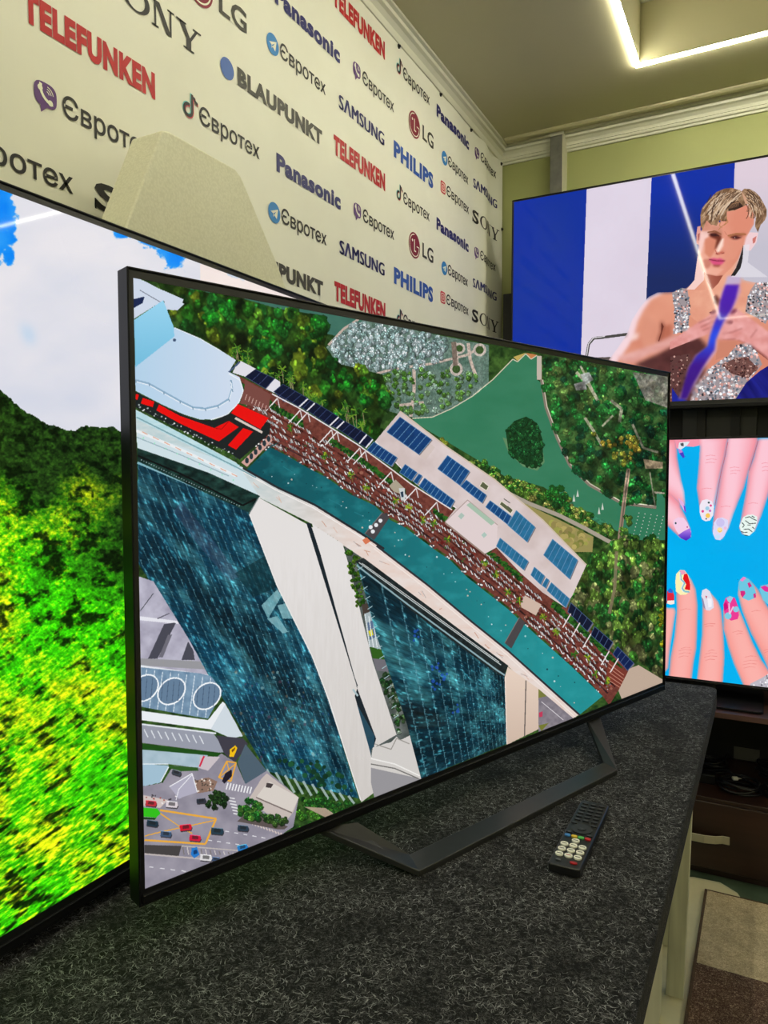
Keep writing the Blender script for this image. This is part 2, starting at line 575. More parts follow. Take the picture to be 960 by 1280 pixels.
def viber(y0, zc):
    cy, cz = y0 + 0.018, zc + 0.017
    sup = []
    for i in range(28):
        a = 2 * math.pi * i / 28
        ca, sa = math.cos(a), math.sin(a)
        sup.append((cy + 0.0185 * math.copysign(abs(ca) ** 0.65, ca), cz + 0.017 * math.copysign(abs(sa) ** 0.65, sa)))
    pr(sup, 'violet')
    pr([(cy - 0.009, cz - 0.013), (cy + 0.004, cz - 0.015), (cy - 0.008, cz - 0.0265)], 'violet', 1.2)
    thick_arc(cy + 0.010, cz + 0.009, 0.016, 0.0205, math.radians(165), math.radians(275), 'white')
    pr(ring(cy - 0.0088, cz + 0.007, 0.0042, 10), 'white', 2.2)
    pr(ring(cy + 0.0075, cz - 0.0085, 0.0042, 10), 'white', 2.2)
    for rr in (0.004, 0.0075, 0.011):
        thick_arc(cy + 0.001, cz + 0.001, rr, rr + 0.0013, math.radians(10), math.radians(80), 'white', 4)
    euro(y0, zc)


def telegram(y0, zc):
    cy, cz = y0 + 0.021, zc + 0.013
    pr(ring(cy, cz, 0.021, 28), 'sky')
    pr([(cy - 0.013, cz + 0.000), (cy + 0.0125, cz + 0.010), (cy + 0.008, cz - 0.011), (cy - 0.001, cz - 0.005), (cy + 0.006, cz + 0.004), (cy - 0.004, cz - 0.003)], 'white', 2)
    pr([(cy - 0.0045, cz - 0.003), (cy - 0.001, cz - 0.005), (cy - 0.004, cz - 0.010)], 'white', 2)
    euro(y0, zc, 0.046, 0.176)


def note(y0, zc, dy, dz, color, layer):
    cy, cz = y0 + 0.014 + dy, zc + 0.011 + dz
    thick_arc(cy, cz, 0.007, 0.0125, math.radians(70), math.radians(360), color, 16, layer)
    pr([(cy + 0.007, cz), (cy + 0.0128, cz), (cy + 0.0128, cz + 0.030), (cy + 0.007, cz + 0.030)], color, layer + .05)
    thick_arc(cy + 0.0235, cz + 0.0275, 0.006, 0.0112, math.radians(180), math.radians(275), color, 8, layer + .1)


def tiktok(y0, zc):
    note(y0, zc, -0.0015, 0.0012, 'aqua', 1)
    note(y0, zc, 0.0015, -0.0012, 'coral', 1.4)
    note(y0, zc, 0, 0, 'black', 1.8)
    euro(y0, zc, 0.043, 0.174)


def insta(y0, zc):
    cy, cz = y0 + 0.019, zc + 0.015

    def rr(s_):
        out = []
        for i in range(28):
            a = 2 * math.pi * i / 28
            ca, sa = math.cos(a), math.sin(a)
            out.append((cy + s_ * math.copysign(abs(ca) ** 0.4, ca), cz + s_ * math.copysign(abs(sa) ** 0.4, sa)))
        return out
    pr(rr(0.0185), 'coral'); pr(rr(0.0135), 'white', 1.5); pr(rr(0.011), 'coral', 2)
    pr(ring(cy, cz, 0.0068, 16), 'white', 2.4); pr(ring(cy, cz, 0.0045, 16), 'coral', 2.8); pr(ring(cy + 0.0075, cz + 0.0075, 0.0014, 8), 'white', 2.4)
    euro(y0, zc, 0.045, 0.193)


def lgl(y0, zc):
    cy, cz = y0 + 0.04, zc + 0.0185
    pr(ring(cy, cz, 0.0365, 36), 'maroon')
    thick_arc(cy, cz, 0.029, 0.0318, math.radians(90), math.radians(360), 'white', 26, 2)
    pr([(cy - 0.002, cz + 0.017), (cy + 0.002, cz + 0.017), (cy + 0.002, cz - 0.017), (cy - 0.002, cz - 0.017)], 'white', 2)
    pr([(cy - 0.002, cz - 0.017), (cy + 0.010, cz - 0.017), (cy + 0.010, cz - 0.0137), (cy - 0.002, cz - 0.0137)], 'white', 2.2)
    pr([(cy + 0.014, cz - 0.0015), (cy + 0.031, cz - 0.0015), (cy + 0.031, cz + 0.0013), (cy + 0.014, cz + 0.0013)], 'white', 2.2)
    pr(ring(cy - 0.013, cz + 0.012, 0.0038, 12), 'white', 2)
    text('LG', y0 + 0.093, y0 + 0.174, zc, zc + 0.042, 'grey', 0.02)


P_ = 0.338
for z in (0.624, 0.962, 0.286):
    text('TELEFUNKEN', 0.682, 0.926, z, z + 0.043, 'red', 0.058)
for z in (0.750, 0.750 + P_, 0.750 - P_, 0.074):
    text('TELEFUNKEN', 1.490, 1.748, z, z + 0.046, 'red', 0.058)
for z in (0.745, 0.407, 1.083):
    sony(0.797, 1.04, z, z + 0.043)
for z in (0.868, 0.868 - P_, 0.192):
    sony(2.394, 2.66, z, z + 0.043)
viber(0.697, 0.521); viber(0.697, 0.859)
for k in (0, 1, 2):
    viber(1.582, 0.975 - P_ * k); viber(2.415, 1.093 - P_ * k); telegram(1.234, 0.867 - P_ * k); telegram(2.128, 0.973 - P_ * k)
    tiktok(1.814, 1.094 - P_ * k); insta(2.119, 0.878 - P_ * k); lgl(1.888, 0.978 - P_ * k)
    text('SΛMSUNG', 1.514, 1.744, 0.864 - P_ * k, 0.900 - P_ * k, 'navy', 0.045)
    text('SΛMSUNG', 2.401, 2.641, 0.984 - P_ * k, 1.018 - P_ * k, 'navy', 0.045)
    text('Panasonic', 1.264, 1.520, 0.968 - P_ * k, 1.006 - P_ * k, 'navy', 0.05)
    text('Panasonic', 2.088, 2.356, 1.089 - P_ * k, 1.127 - P_ * k, 'navy', 0.05)
    text('PHILIPS', 1.799, 2.060, 0.860 - P_ * k, 0.905 - P_ * k, 'phil', 0.05)
for k in (0, 1):
    pr(ring(1.111, 0.763 - P_ * k, 0.0195, 28), 'blue')
    text('BLAUPUNKT', 1.141, 1.440, 0.7475 - P_ * k, 0.782 - P_ * k, 'grey', 0.058)
    lgl(0.997, 0.855 - P_ * 2 * k); tiktok(0.990, 0.631 - P_ * k)
insta(0.52, 0.414)
ban = b.build('wall_banner', [M['banner']] + [M['ink_' + k] for k in INKS])
tag(ban, 'cream fabric banner printed with rows of coloured brand logos, hung on the left wall', 'banner')
for i, (y, z) in enumerate(((1.829, 1.164), (2.118, 1.166), (2.376, 1.164), (2.672, 1.160), (2.684, 0.923), (1.535, 1.165), (1.245, 1.165))):
    g = MB()
    g.prism(ring(0, 0, 0.006, 14), lambda a, c, d: (d, a, c), 0.0, 0.0025)
    g.prism(ring(0, 0, 0.0035, 10), lambda a, c, d: (d, a, c), 0.0025, 0.006)
    o = g.build('banner_pin', M['pin'], ban)
    o.location = (BX + ripple(y) + 0.0004, y, z)
# ------------------------------------------------------------------ screen pictures, painted procedurally
RNG = np.random.RandomState(7)
_tab = RNG.rand(256, 256)


def vnoise(x, y):
    xi, yi = np.floor(x).astype(int), np.floor(y).astype(int)
    fx, fy = x - xi, y - yi
    fx, fy = fx * fx * (3 - 2 * fx), fy * fy * (3 - 2 * fy)
    a, b_ = _tab[xi & 255, yi & 255], _tab[(xi + 1) & 255, yi & 255]
    c, d = _tab[xi & 255, (yi + 1) & 255], _tab[(xi + 1) & 255, (yi + 1) & 255]
    return (a * (1 - fx) + b_ * fx) * (1 - fy) + (c * (1 - fx) + d * fx) * fy


def fbm(x, y, o=4, g=0.5):
    s, a, n = 0, 1.0, 0
    for i in range(o):
        s = s + a * vnoise(x * 2 ** i + 17.3 * i, y * 2 ** i + 9.1 * i)
        n += a
        a *= g
    return s / n


def lerp(a, b_, t):
    t = np.clip(t, 0, 1)[..., None]
    return np.array(a, float) * (1 - t) + np.array(b_, float) * t


def homog(src, dst):
    A = []
    for (x, y), (u, v) in zip(src, dst):
        A.append([x, y, 1, 0, 0, 0, -u * x, -u * y]); A.append([0, 0, 0, x, y, 1, -v * x, -v * y])
    h = np.linalg.solve(np.array(A, float), np.array(dst, float).ravel())
    return np.append(h, 1).reshape(3, 3)


def ap(Hm, pts):
    p = np.atleast_2d(np.array(pts, float))
    q = np.c_[p, np.ones(len(p))] @ Hm.T
    return q[:, :2] / q[:, 2:3]


class Pic:
    """a picture; shapes are given in the sighting frame of the screen's four corners"""

    def __init__(s, w, h, corners, bg):
        s.w, s.h = w, h
        s.a = np.zeros((h, w, 3)) + np.array(bg, float)
        s.H = homog(corners, [(0, 0), (w, 0), (w, h), (0, h)])
        s.Hi = np.linalg.inv(s.H)

    def mask(s, pts, T=True):
        q = ap(s.H, pts) if T else np.array(pts, float)
        x0, y0 = np.floor(q.min(0)).astype(int)
        x1, y1 = np.ceil(q.max(0)).astype(int) + 1
        x0, y0, x1, y1 = max(x0, 0), max(y0, 0), min(x1, s.w), min(y1, s.h)
        if x1 <= x0 or y1 <= y0:
            return None
        X, Y = np.arange(x0, x1) + 0.5, (np.arange(y0, y1) + 0.5)[:, None]
        m = np.zeros((y1 - y0, x1 - x0), bool)
        for (ax, ay), (bx, by) in zip(q, np.roll(q, -1, 0)):
            if ay == by:
                continue
            m ^= ((Y > min(ay, by)) & (Y <= max(ay, by))) & (X < (bx - ax) * (Y - ay) / (by - ay) + ax)
        return (slice(y0, y1), slice(x0, x1)), m

    def fill(s, pts, col, alpha=1.0):
        r = s.mask(pts)
        if r is None:
            return
        sl, m = r
        v = s.a[sl]
        v[m] = v[m] * (1 - alpha) + np.array(col, float) * alpha

    def coords(s, sl):
        yy, xx = np.mgrid[sl[0].start:sl[0].stop, sl[1].start:sl[1].stop] + 0.5
        d = s.Hi[2, 0] * xx + s.Hi[2, 1] * yy + s.Hi[2, 2]
        return (s.Hi[0, 0] * xx + s.Hi[0, 1] * yy + s.Hi[0, 2]) / d, (s.Hi[1, 0] * xx + s.Hi[1, 1] * yy + s.Hi[1, 2]) / d

    def tex(s, pts, fn, alpha=1.0):
        r = s.mask(pts)
        if r is None:
            return
        sl, m = r
        x, y = s.coords(sl)
        c = fn(x, y)
        v = s.a[sl]
        al = m[..., None] * (alpha if np.isscalar(alpha) else alpha(x, y)[..., None])
        s.a[sl] = v * (1 - al) + c * al

    def line(s, pts, w, col, alpha=1.0):
        for (x0, y0), (x1, y1) in zip(pts[:-1], pts[1:]):
            L = math.hypot(x1 - x0, y1 - y0) + 1e-9
            nx, ny = -(y1 - y0) / L * w / 2, (x1 - x0) / L * w / 2
            s.fill([(x0 + nx, y0 + ny), (x1 + nx, y1 + ny), (x1 - nx, y1 - ny), (x0 - nx, y0 - ny)], col, alpha)

    def dot(s, x, y, r, col, alpha=1.0, sy=1.0, n=10):
        s.fill(ring(x, y, r, n, 1, sy), col, alpha)

    def scatter(s, pts, n, cols, r, seed=0, shade=True, sy=1.0, grow=0.0):
        rg = random.Random(seed)
        P = np.array(pts, float)
        lo, hi = P.min(0), P.max(0)
        out = []
        tries = 0
        while len(out) < n and tries < n * 30:
            tries += 1
            x, y = rg.uniform(lo[0], hi[0]), rg.uniform(lo[1], hi[1])
            ins = False
            for (ax, ay), (bx, by) in zip(P, np.roll(P, -1, 0)):
                if (ay > y) != (by > y) and x < (bx - ax) * (y - ay) / (by - ay) + ax:
                    ins = not ins
            if ins:
                out.append((x, y))
        out.sort(key=lambda p: p[1])
        for x, y in out:
            c = np.array(rg.choice(cols), float) * rg.uniform(0.8, 1.15)
            q = rg.uniform(*r)
            if shade:
                def blob(cx, cy, rr, n=10, j=.38):
                    return [(cx + rr * rg.uniform(1 - j, 1 + j * .6) * math.cos(6.283 * i / n), cy + rr * sy * rg.uniform(1 - j, 1 + j * .6) * math.sin(6.283 * i / n)) for i in range(n)]
                s.fill(blob(x + q * .2, y + q * .3, q * 1.05), c * 0.45, 0.75)
                s.fill(blob(x, y, q * .95), c * 0.78)
                for k in range(11):
                    a, d = rg.uniform(0, 6.28), rg.uniform(0, .95) * q
                    lit = 1.0 - .45 * (math.cos(a) * .4 + math.sin(a) * .8) * d / q
                    s.fill(blob(x + d * math.cos(a), y + d * math.sin(a) * sy, q * rg.uniform(.12, .3), 6), np.clip(c * lit * rg.uniform(0.55, 1.5), 0, 255))
            else:
                s.fill(ring(x, y, q, 7, 1, sy), c)
        return out

    def grain(s, pts, amp, fx, fy, seed=0):
        r = s.mask(pts)
        if r is None:
            return
        sl, m = r
        x, y = s.coords(sl)
        k = 1 + amp * (fbm(x * fx + seed, y * fy, 3, .65) - .5) * 2
        v = s.a[sl]
        v[m] = v[m] * k[m][:, None]

    def blur(s, pts, r, passes=2):
        """softens the painting inside a shape; r in picture cells"""
        q = s.mask(pts)
        if q is None:
            return
        sl, m = q
        v = s.a[sl].copy()
        for _ in range(passes):
            for ax in (0, 1):
                pad = [(0, 0)] * 3
                pad[ax] = (r + 1, r)
                c = np.cumsum(np.pad(v, pad, 'edge'), axis=ax)
                n = v.shape[ax]
                hi, lo = np.take(c, range(2 * r + 1, 2 * r + 1 + n), ax), np.take(c, range(0, n), ax)
                v = (hi - lo) / (2 * r + 1)
        s.a[sl][m] = v[m]

    def image(s, name):
        im = bpy.data.images.new(name, s.w, s.h)
        px = np.ones((s.h, s.w, 4), np.float32)
        px[..., :3] = np.clip(s.a[::-1] / 255.0, 0, 1)
        im.pixels.foreach_set(px.ravel())
        im.update()
        im.pack()
        return im


def CRP(ox, oy, k):
    return lambda pts: [(ox + x / k, oy + y / k) for x, y in pts]


def paint_city(corners):
    p = Pic(1920, 1080, corners, (40, 70, 35))
    c1, c2, c3, c4 = CRP(150, 330, 4.415), CRP(340, 380, 3.692), CRP(590, 430, 3.692), CRP(450, 500, 3.2)
    c5, c6, c7 = CRP(160, 560, 3.0), CRP(160, 820, 3.0), CRP(420, 680, 2.182)
    full = [(160, 340), (845, 465), (840, 865), (170, 1120)]
    p.tex(full, lambda x, y: lerp((18, 42, 18), (70, 105, 45), fbm(x * .18, y * .18, 4) * 1.6 - .3))
    G = [(35, 95, 25), (25, 75, 25), (60, 110, 30), (20, 60, 22), (80, 125, 35)]
    # water along the top
    p.tex([(225, 350), (440, 390), (480, 405), (440, 425), (400, 415), (330, 400), (250, 372)], lambda x, y: lerp((52, 100, 88), (72, 120, 104), fbm(x * .05, y * .1)))
    # silver garden
    sg = c2([(250, 200), (330, 120), (430, 75), (800, 150), (1000, 190), (1000, 380), (830, 480), (740, 520), (650, 525), (520, 490), (450, 330), (340, 330)])
    p.tex(sg, lambda x, y: lerp((62, 92, 78), (128, 148, 138), fbm(x * .15, y * .15)))
    for L, w in (([(450, 330), (560, 300), (740, 275), (840, 250), (900, 235), (960, 200)], 3), ([(640, 520), (655, 400), (655, 300)], 4), ([(260, 190), (330, 115), (400, 70)], 3), ([(840, 180), (850, 300)], 7), ([(905, 180), (915, 260), (940, 330)], 4), ([(580, 470), (700, 455)], 4)):
        p.line(c2(L), w, (190, 172, 160))
    p.scatter(c2([(260, 200), (330, 110), (430, 80), (800, 150), (800, 250), (700, 290), (640, 300), (500, 290), (450, 330), (340, 330)]), 330,
              [(150, 178, 178), (172, 196, 196), (125, 155, 150), (190, 208, 210)], (2.2, 4.0), 3, sy=1.25)
    p.scatter(c2([(500, 310), (700, 300), (880, 300), (960, 330), (950, 395), (830, 470), (740, 510), (660, 510), (530, 460)]), 130,
              [(95, 140, 70), (120, 160, 110), (140, 170, 150), (70, 115, 45), (85, 130, 50)], (2.2, 3.8), 4)
    for cx, cy, rx, ry in ((850, 300, 30, 32), (865, 205, 26, 26), (958, 212, 30, 30)):
        q = c2([(cx, cy)])[0]
        p.fill(ring(*q, rx / 3.692, 20, 1, ry / rx), (190, 178, 168)); p.fill(ring(*q, rx / 3.692 * .62, 20, 1, ry / rx), (60, 85, 45))
    p.line(c2([(838, 175), (846, 285)]), 6, (120, 105, 95)); 
    # lake
    lake = c2([(648, 530), (740, 522), (830, 482), (925, 425)]) + c3([(0, 240), (95, 170), (190, 72), (210, 85), (248, 48), (272, 72), (300, 55), (300, 165), (320, 180), (340, 300), (390, 430), (450, 560), (540, 650), (690, 742), (850, 762), (852, 690), (890, 690), (890, 1000), (690, 1000), (690, 870), (600, 840), (480, 760), (330, 660), (150, 610), (0, 520)]) + c2([(700, 572), (660, 545)])
    p.tex(lake, lambda x, y: lerp(lerp((46, 116, 84), (92, 136, 116), (y - 620) / 60 * .8 + (450 - y) / 60), (66, 132, 102), fbm(x * .03, y * .06) * .7))
    p.line(c2([(648, 528), (740, 522), (830, 482), (925, 425), (960, 398)]) + c3([(20, 225), (95, 165), (188, 70), (210, 82), (248, 45), (272, 70), (300, 52)]), 1.3, (205, 200, 175))
    p.fill(c3([(190, 60), (248, 40), (210, 78)]), (190, 165, 90)); p.fill(c3([(250, 42), (300, 50), (272, 68)]), (195, 125, 75))
    # right park
    park = c3([(335, 50), (620, 80), (915, 140), (915, 690), (850, 690), (850, 750), (690, 730), (540, 640), (455, 555), (400, 430), (350, 290), (330, 160)])
    p.tex(park, lambda x, y: lerp((22, 55, 28), (70, 100, 50), fbm(x * .12, y * .12) * 1.5 - .3))
    p.line(c3([(310, 55), (310, 165)]), 6, (190, 178, 165))
    p.line(c3([(320, 165), (340, 290), (390, 430), (450, 560), (540, 650), (690, 735), (850, 755)]), 3.4, (128, 118, 105)); p.line(c3([(326, 165), (346, 290), (396, 428), (456, 556), (545, 645), (692, 729), (850, 748)]), 1.2, (205, 195, 175))
    p.scatter(park, 330, [(28, 96, 42), (20, 78, 44), (38, 104, 46), (58, 112, 52), (22, 66, 44), (84, 112, 56), (30, 104, 44)], (2.8, 7.0), 5)
    p.tex(c3([(740, 130), (915, 150), (915, 300), (860, 280), (800, 260)]), lambda x, y: lerp((95, 92, 85), (165, 150, 145), fbm(x * .2, y * .2)), .8)
    for L, w in (([(520, 340), (560, 400), (600, 470)], 3.5), ([(480, 130), (540, 190), (580, 260)], 4), ([(640, 260), (690, 300), (680, 360)], 4), ([(740, 370), (790, 480), (860, 500)], 3), ([(600, 380), (650, 330)], 2.5), ([(500, 100), (560, 220)], 2.5), ([(820, 590), (845, 750)], 1.6)):
        p.line(c3(L), w, (150, 145, 125), .85)
    p.fill(c3([(500, 140), (540, 130), (560, 165), (520, 190)]), (150, 155, 150)); p.fill(c3([(470, 185), (520, 170), (530, 210), (480, 215)]), (140, 140, 138))
    p.fill(c3([(790, 530), (880, 545), (880, 575), (800, 575)]), (170, 150, 120)); p.fill(c3([(840, 680), (890, 685), (888, 692), (842, 690)]), (190, 180, 160))
    p.scatter(c3([(540, 380), (620, 440), (760, 420), (780, 520), (700, 560), (600, 500)]), 40, [(150, 130, 45), (120, 125, 45), (170, 150, 60)], (2, 3.6), 6)
    # bridge and its buoys
    p.line(c3([(722, 575), (700, 740), (672, 970)]), 5, (150, 128, 108)); p.line(c3([(722, 580), (702, 740), (675, 960)]), 1.5, (95, 85, 75))
    for k in range(5):
        for j in range(12):
            q = c3([(770 + k * 28 - j * 4, 780 + k * 4 + j * 16)])[0]
            p.dot(*q, .7, (190, 195, 185))
    for q in c3([(487, 690), (470, 712), (602, 750), (586, 770)]):
        p.fill([(q[0] - 1.6, q[1] + 4), (q[0], q[1] - 5), (q[0] + 1.6, q[1] + 4)], (200, 205, 195))
    # island
    isl = c3([(155, 400), (195, 355), (250, 335), (300, 365), (325, 440), (328, 540), (295, 575), (235, 555), (170, 510)])
    p.fill(c3([(140, 430), (170, 505), (235, 565), (300, 585), (335, 545), (328, 500)]), (95, 135, 95))
    p.fill(isl, (18, 55, 28)); p.scatter(isl, 120, [(26, 82, 42), (22, 70, 38), (34, 95, 48)], (1.6, 3.2), 8)
    p.grain(park, .4, .5, .5); p.grain(park, .75, .07, .08, 5); p.blur(park, 1, 1); p.grain(isl, .45, .6, .5)
    # palms and dark trees, upper left
    tr = [(196, 352), (240, 362), (300, 372), (345, 385), (395, 393), (412, 405), (405, 435), (425, 455), (478, 468), (488, 500), (470, 545), (440, 535), (360, 492), (300, 455), (262, 428), (235, 415), (215, 392)]
    p.tex(tr, lambda x, y: lerp((12, 30, 12), (50, 85, 25), fbm(x * .12, y * .1) * 1.5 - .3))
    p.scatter(tr, 120, G + [(30, 100, 34), (24, 84, 30), (105, 125, 32), (85, 112, 28)], (4, 10), 9, sy=1.2)
    for q in ((285, 385, 11), (395, 412, 12), (352, 408, 10), (460, 488, 16), (424, 474, 14), (262, 400, 10), (330, 425, 12)):
        p.scatter(ring(q[0], q[1], q[2], 10), 16, [(30, 120, 30), (25, 95, 30)], (2.5, 5), int(q[0]))
    p.grain(tr, .4, .4, .35); p.grain(tr, .9, .06, .05, 3); p.blur(tr, 1, 1)
    rg = random.Random(5)
    for _ in range(34):
        x, y = rg.uniform(285, 455), 0
        y = 440 + (x - 285) * .47 + rg.uniform(-12, 14)
        p.line([(x, y), (x + rg.uniform(1, 4), y + rg.uniform(12, 26))], 1.1, (150, 140, 100), .8)
        for k in range(7):
            a = rg.uniform(0, 6.28)
            p.line([(x, y), (x + 6 * math.cos(a), y + 6 * math.sin(a))], 1.2, rg.choice([(105, 145, 40), (70, 120, 35), (40, 90, 30)]))
    # tree bank between lake and roof
    bank = c3([(0, 525), (60, 545), (150, 605), (330, 668), (430, 690), (480, 750), (560, 790), (640, 830), (650, 890), (600, 890), (440, 800), (300, 730), (180, 690), (60, 600), (0, 570)])
    p.scatter(c4([(320, 150), (345, 165), (350, 185), (330, 170)]) , 6, [(140, 150, 50)], (2, 3), 1)
    p.scatter(bank, 190, [(60, 115, 40), (95, 140, 50), (125, 150, 65), (35, 90, 35), (150, 150, 75)], (2, 4.2), 10)
    p.scatter(c3([(340, 670), (430, 660), (440, 760), (350, 740)]), 22, [(35, 110, 40), (28, 90, 38)], (3, 5), 11)
    p.scatter(c3([(700, 790), (740, 800), (750, 960), (690, 990), (680, 900)]), 26, [(50, 100, 45), (90, 130, 50)], (2.5, 4.5), 12)
    p.grain(bank, .45, .6, .6); p.grain(sg, .3, .7, .5)
    # pale path and lawn
    p.line(c3([(150, 680), (260, 735), (400, 790), (520, 850), (620, 905), (650, 920)]), 5, (165, 155, 140))
    p.fill(c3([(210, 720), (420, 820), (560, 890), (555, 960), (470, 960), (330, 830)]), (150, 140, 85)); p.scatter(c3([(330, 790), (540, 890), (530, 950), (440, 930)]), 50, [(165, 150, 90), (140, 140, 70)], (2, 5), 13, False)
    # lower right trees
    lt = c4([(860, 760), (905, 670), (960, 600), (1010, 560), (1240, 560), (1240, 1120), (1130, 1060), (1020, 980), (930, 890), (840, 800)])
    p.tex(lt, lambda x, y: lerp((22, 48, 20), (95, 105, 50), fbm(x * .1, y * .08) * 1.5 - .35))
    p.scatter(lt, 240, [(36, 92, 36), (58, 112, 40), (90, 122, 48), (28, 74, 32), (115, 122, 74)], (3, 7.5), 14, sy=1.3)
    p.grain(lt, .4, .4, .3); p.grain(lt, .8, .06, .05, 8); p.blur(lt, 1, 1)
    p.line(c7([(765, 20), (760, 120), (745, 190)]), 4, (135, 118, 95), .8)
    p.scatter(c7([(880, 170), (897, 170), (897, 280), (880, 270)]), 16, [(150, 150, 30), (120, 130, 25)], (2, 3.4), 15)
    # pool deck
    up = c1([(640, 610)]) + c2([(10, 415), (120, 478), (265, 565), (400, 650), (550, 760), (640, 830), (830, 945)]) + c4([(540, 590), (650, 680), (740, 770), (800, 830)]) + c7([(640, 170), (700, 240), (760, 305), (800, 350)])
    lo = c7([(745, 440), (725, 412), (640, 325), (550, 245), (480, 180)]) + c4([(590, 825), (430, 700), (360, 630), (300, 590), (180, 500), (120, 470)]) + c2([(470, 920), (360, 870), (250, 790), (150, 740), (70, 690), (0, 660), (-50, 640)])
    p.tex(up + lo, lambda x, y: lerp((82, 38, 34), (138, 78, 66), fbm(x * .3, y * .3)))
    A = np.array(c1([(640, 640)]) + c2([(200, 560), (550, 790), (830, 975)]) + c4([(650, 690), (800, 850)]) + c7([(700, 265), (800, 370)]))
    B_ = np.array(c1([(790, 960)]) + c2([(60, 670), (300, 800), (560, 960)]) + c4([(350, 620), (590, 815)]) + c7([(560, 240), (735, 415)]))

    def along(Pl, t):
        t = t * (len(Pl) - 1)
        i = min(int(t), len(Pl) - 2)
        return Pl[i] + (Pl[i + 1] - Pl[i]) * (t - i)
    a0 = np.array([(295, 470), (340, 500), (390, 530), (450, 568), (500, 605), (560, 645), (625, 695), (690, 748), (745, 795), (787, 842)], float)
    b0 = np.array([(322, 553), (352, 566), (395, 588), (450, 622), (505, 656), (560, 696), (620, 745), (672, 792), (715, 832), (754, 870)], float)
    rg = random.Random(11)

    def dk(t_, fr_):
        return along(a0, t_) * (1 - fr_) + along(b0, t_) * fr_
    for k in range(150):      # walkway planks, shade gaps between the rows
        t_ = k / 150
        for fr_, c_ in ((.29, (70, 32, 30)), (.46, (96, 44, 38)), (.57, (60, 30, 30)), (.71, (84, 36, 34)), (.85, (52, 30, 32))):
            q, q2 = dk(t_, fr_), dk(t_ + 1.3 / 150, fr_)
            p.line([q, q2], rg.uniform(1.2, 2.4), np.array(c_) * rg.uniform(.7, 1.5))
    for fr_, n, cc in ((.21, 150, (222, 222, 224)), (.36, 155, (236, 234, 234)), (.50, 150, (214, 214, 216)), (.63, 155, (240, 238, 238)), (.77, 140, (206, 204, 206)), (.91, 120, (232, 230, 230))):
        for k in range(n):
            t_ = (k + rg.uniform(-.25, .25)) / n
            if not 0.02 < t_ < .985 or rg.random() < .16 or fbm(np.array(t_ * 40), np.array(fr_ * 9), 2) < .36:
                continue
            q = dk(t_, fr_ + rg.uniform(-.02, .02))
            d = np.array((.42, 1.0)) * rg.uniform(1.9, 3.0)
            w2 = rg.uniform(.65, 1.15)
            c_ = np.array(cc) * rg.uniform(.66, 1.0)
            p.fill([(q[0] - d[0] - w2, q[1] - d[1]), (q[0] - d[0] + w2, q[1] - d[1] + .4), (q[0] + d[0] + w2, q[1] + d[1]), (q[0] + d[0] - w2, q[1] + d[1] - .4)], c_)
            p.fill([(q[0] - d[0] - w2 + 1.4, q[1] - d[1]), (q[0] - d[0] + w2 + 1, q[1] - d[1] + .6), (q[0] + d[0] + w2 + .9, q[1] + d[1]), (q[0] + d[0] + w2, q[1] + d[1])], (44, 30, 32), .7)
    for k in range(260):      # clipped hedges below the canopies
        t_ = k / 260
        if (k // 17) % 4 == 3:
            continue
        for fr_ in (.075, .125, .165):
            q = dk(t_, fr_ + rg.uniform(-.02, .02))
            p.fill(ring(q[0], q[1], rg.uniform(1.3, 2.4), 6), rg.choice([(34, 86, 28), (24, 66, 24), (48, 104, 34), (18, 52, 22)]))
    for k in range(60):
        t_ = rg.random(); fr_ = rg.uniform(.3, .98)
        q = along(a0, t_) * (1 - fr_) + along(b0, t_) * fr_
        p.fill(ring(q[0], q[1], rg.uniform(1.2, 2.8), 6), rg.choice([(120, 40, 35), (95, 30, 28), (60, 30, 28), (150, 95, 80)]))
    for k in range(240):
        q = dk(rg.random(), rg.uniform(.2, .95))
        p.fill(ring(q[0], q[1], rg.uniform(.7, 1.7), 5), rg.choice([(205, 200, 200), (110, 105, 108), (60, 52, 54), (150, 70, 58), (235, 232, 230), (70, 88, 50)]))
    for k in range(26):   # jetties with loungers into the pool
        t_ = (k + .5) / 26
        q = along(b0, t_) + np.array([-3, 3])
        p.fill([(q[0] - 7, q[1] - 3), (q[0] + 1, q[1] - 7), (q[0] + 7, q[1] - 1), (q[0] - 1, q[1] + 4)], (118, 52, 44)); p.fill([(q[0] - 6, q[1] - 3), (q[0] + 1, q[1] - 6), (q[0] + 5, q[1] - 2), (q[0] - 1, q[1] + 2)], (66, 60, 60))
        for e in range(4):
            p.dot(q[0] - 4 + e * 2.4 + rg.uniform(-.6, .6), q[1] - 2 + rg.uniform(-2, 1.5), 1.1, (232, 230, 228))
    # roof building
    roof = c4([(160, 45), (350, 190), (540, 320), (730, 480), (905, 660), (850, 780), (820, 830), (730, 770), (640, 690), (545, 590), (500, 615), (340, 487), (385, 430), (225, 330), (60, 165)])
    p.tex(roof, lambda x, y: lerp((190, 170, 165), (226, 212, 212), fbm(x * .05, y * .05) * .8 + .2))
    p.line(c4([(60, 165), (225, 335), (385, 432)]), 1.2, (235, 225, 225)); p.line(c4([(160, 45), (350, 190), (540, 320), (730, 480), (905, 660)]), 1.8, (205, 188, 170))
    p.fill(c4([(340, 487), (430, 400), (550, 500), (545, 590), (500, 615)]), (222, 206, 206)); p.line(c4([(340, 487), (430, 400), (550, 500)]), 1, (170, 150, 145)); p.fill(c4([(340, 487), (500, 615), (500, 622), (340, 495)]), (150, 130, 120))
    p.fill(c4([(425, 420), (440, 410), (540, 490), (525, 502)]), (165, 190, 170)); p.fill(c4([(392, 465), (405, 450), (418, 462), (404, 478)]), (170, 190, 180)); p.fill(c4([(485, 540), (497, 528), (508, 540), (495, 552)]), (170, 195, 185))
    p.fill(c4([(230, 130), (300, 190), (262, 240), (190, 190)]), (205, 188, 180), .6)

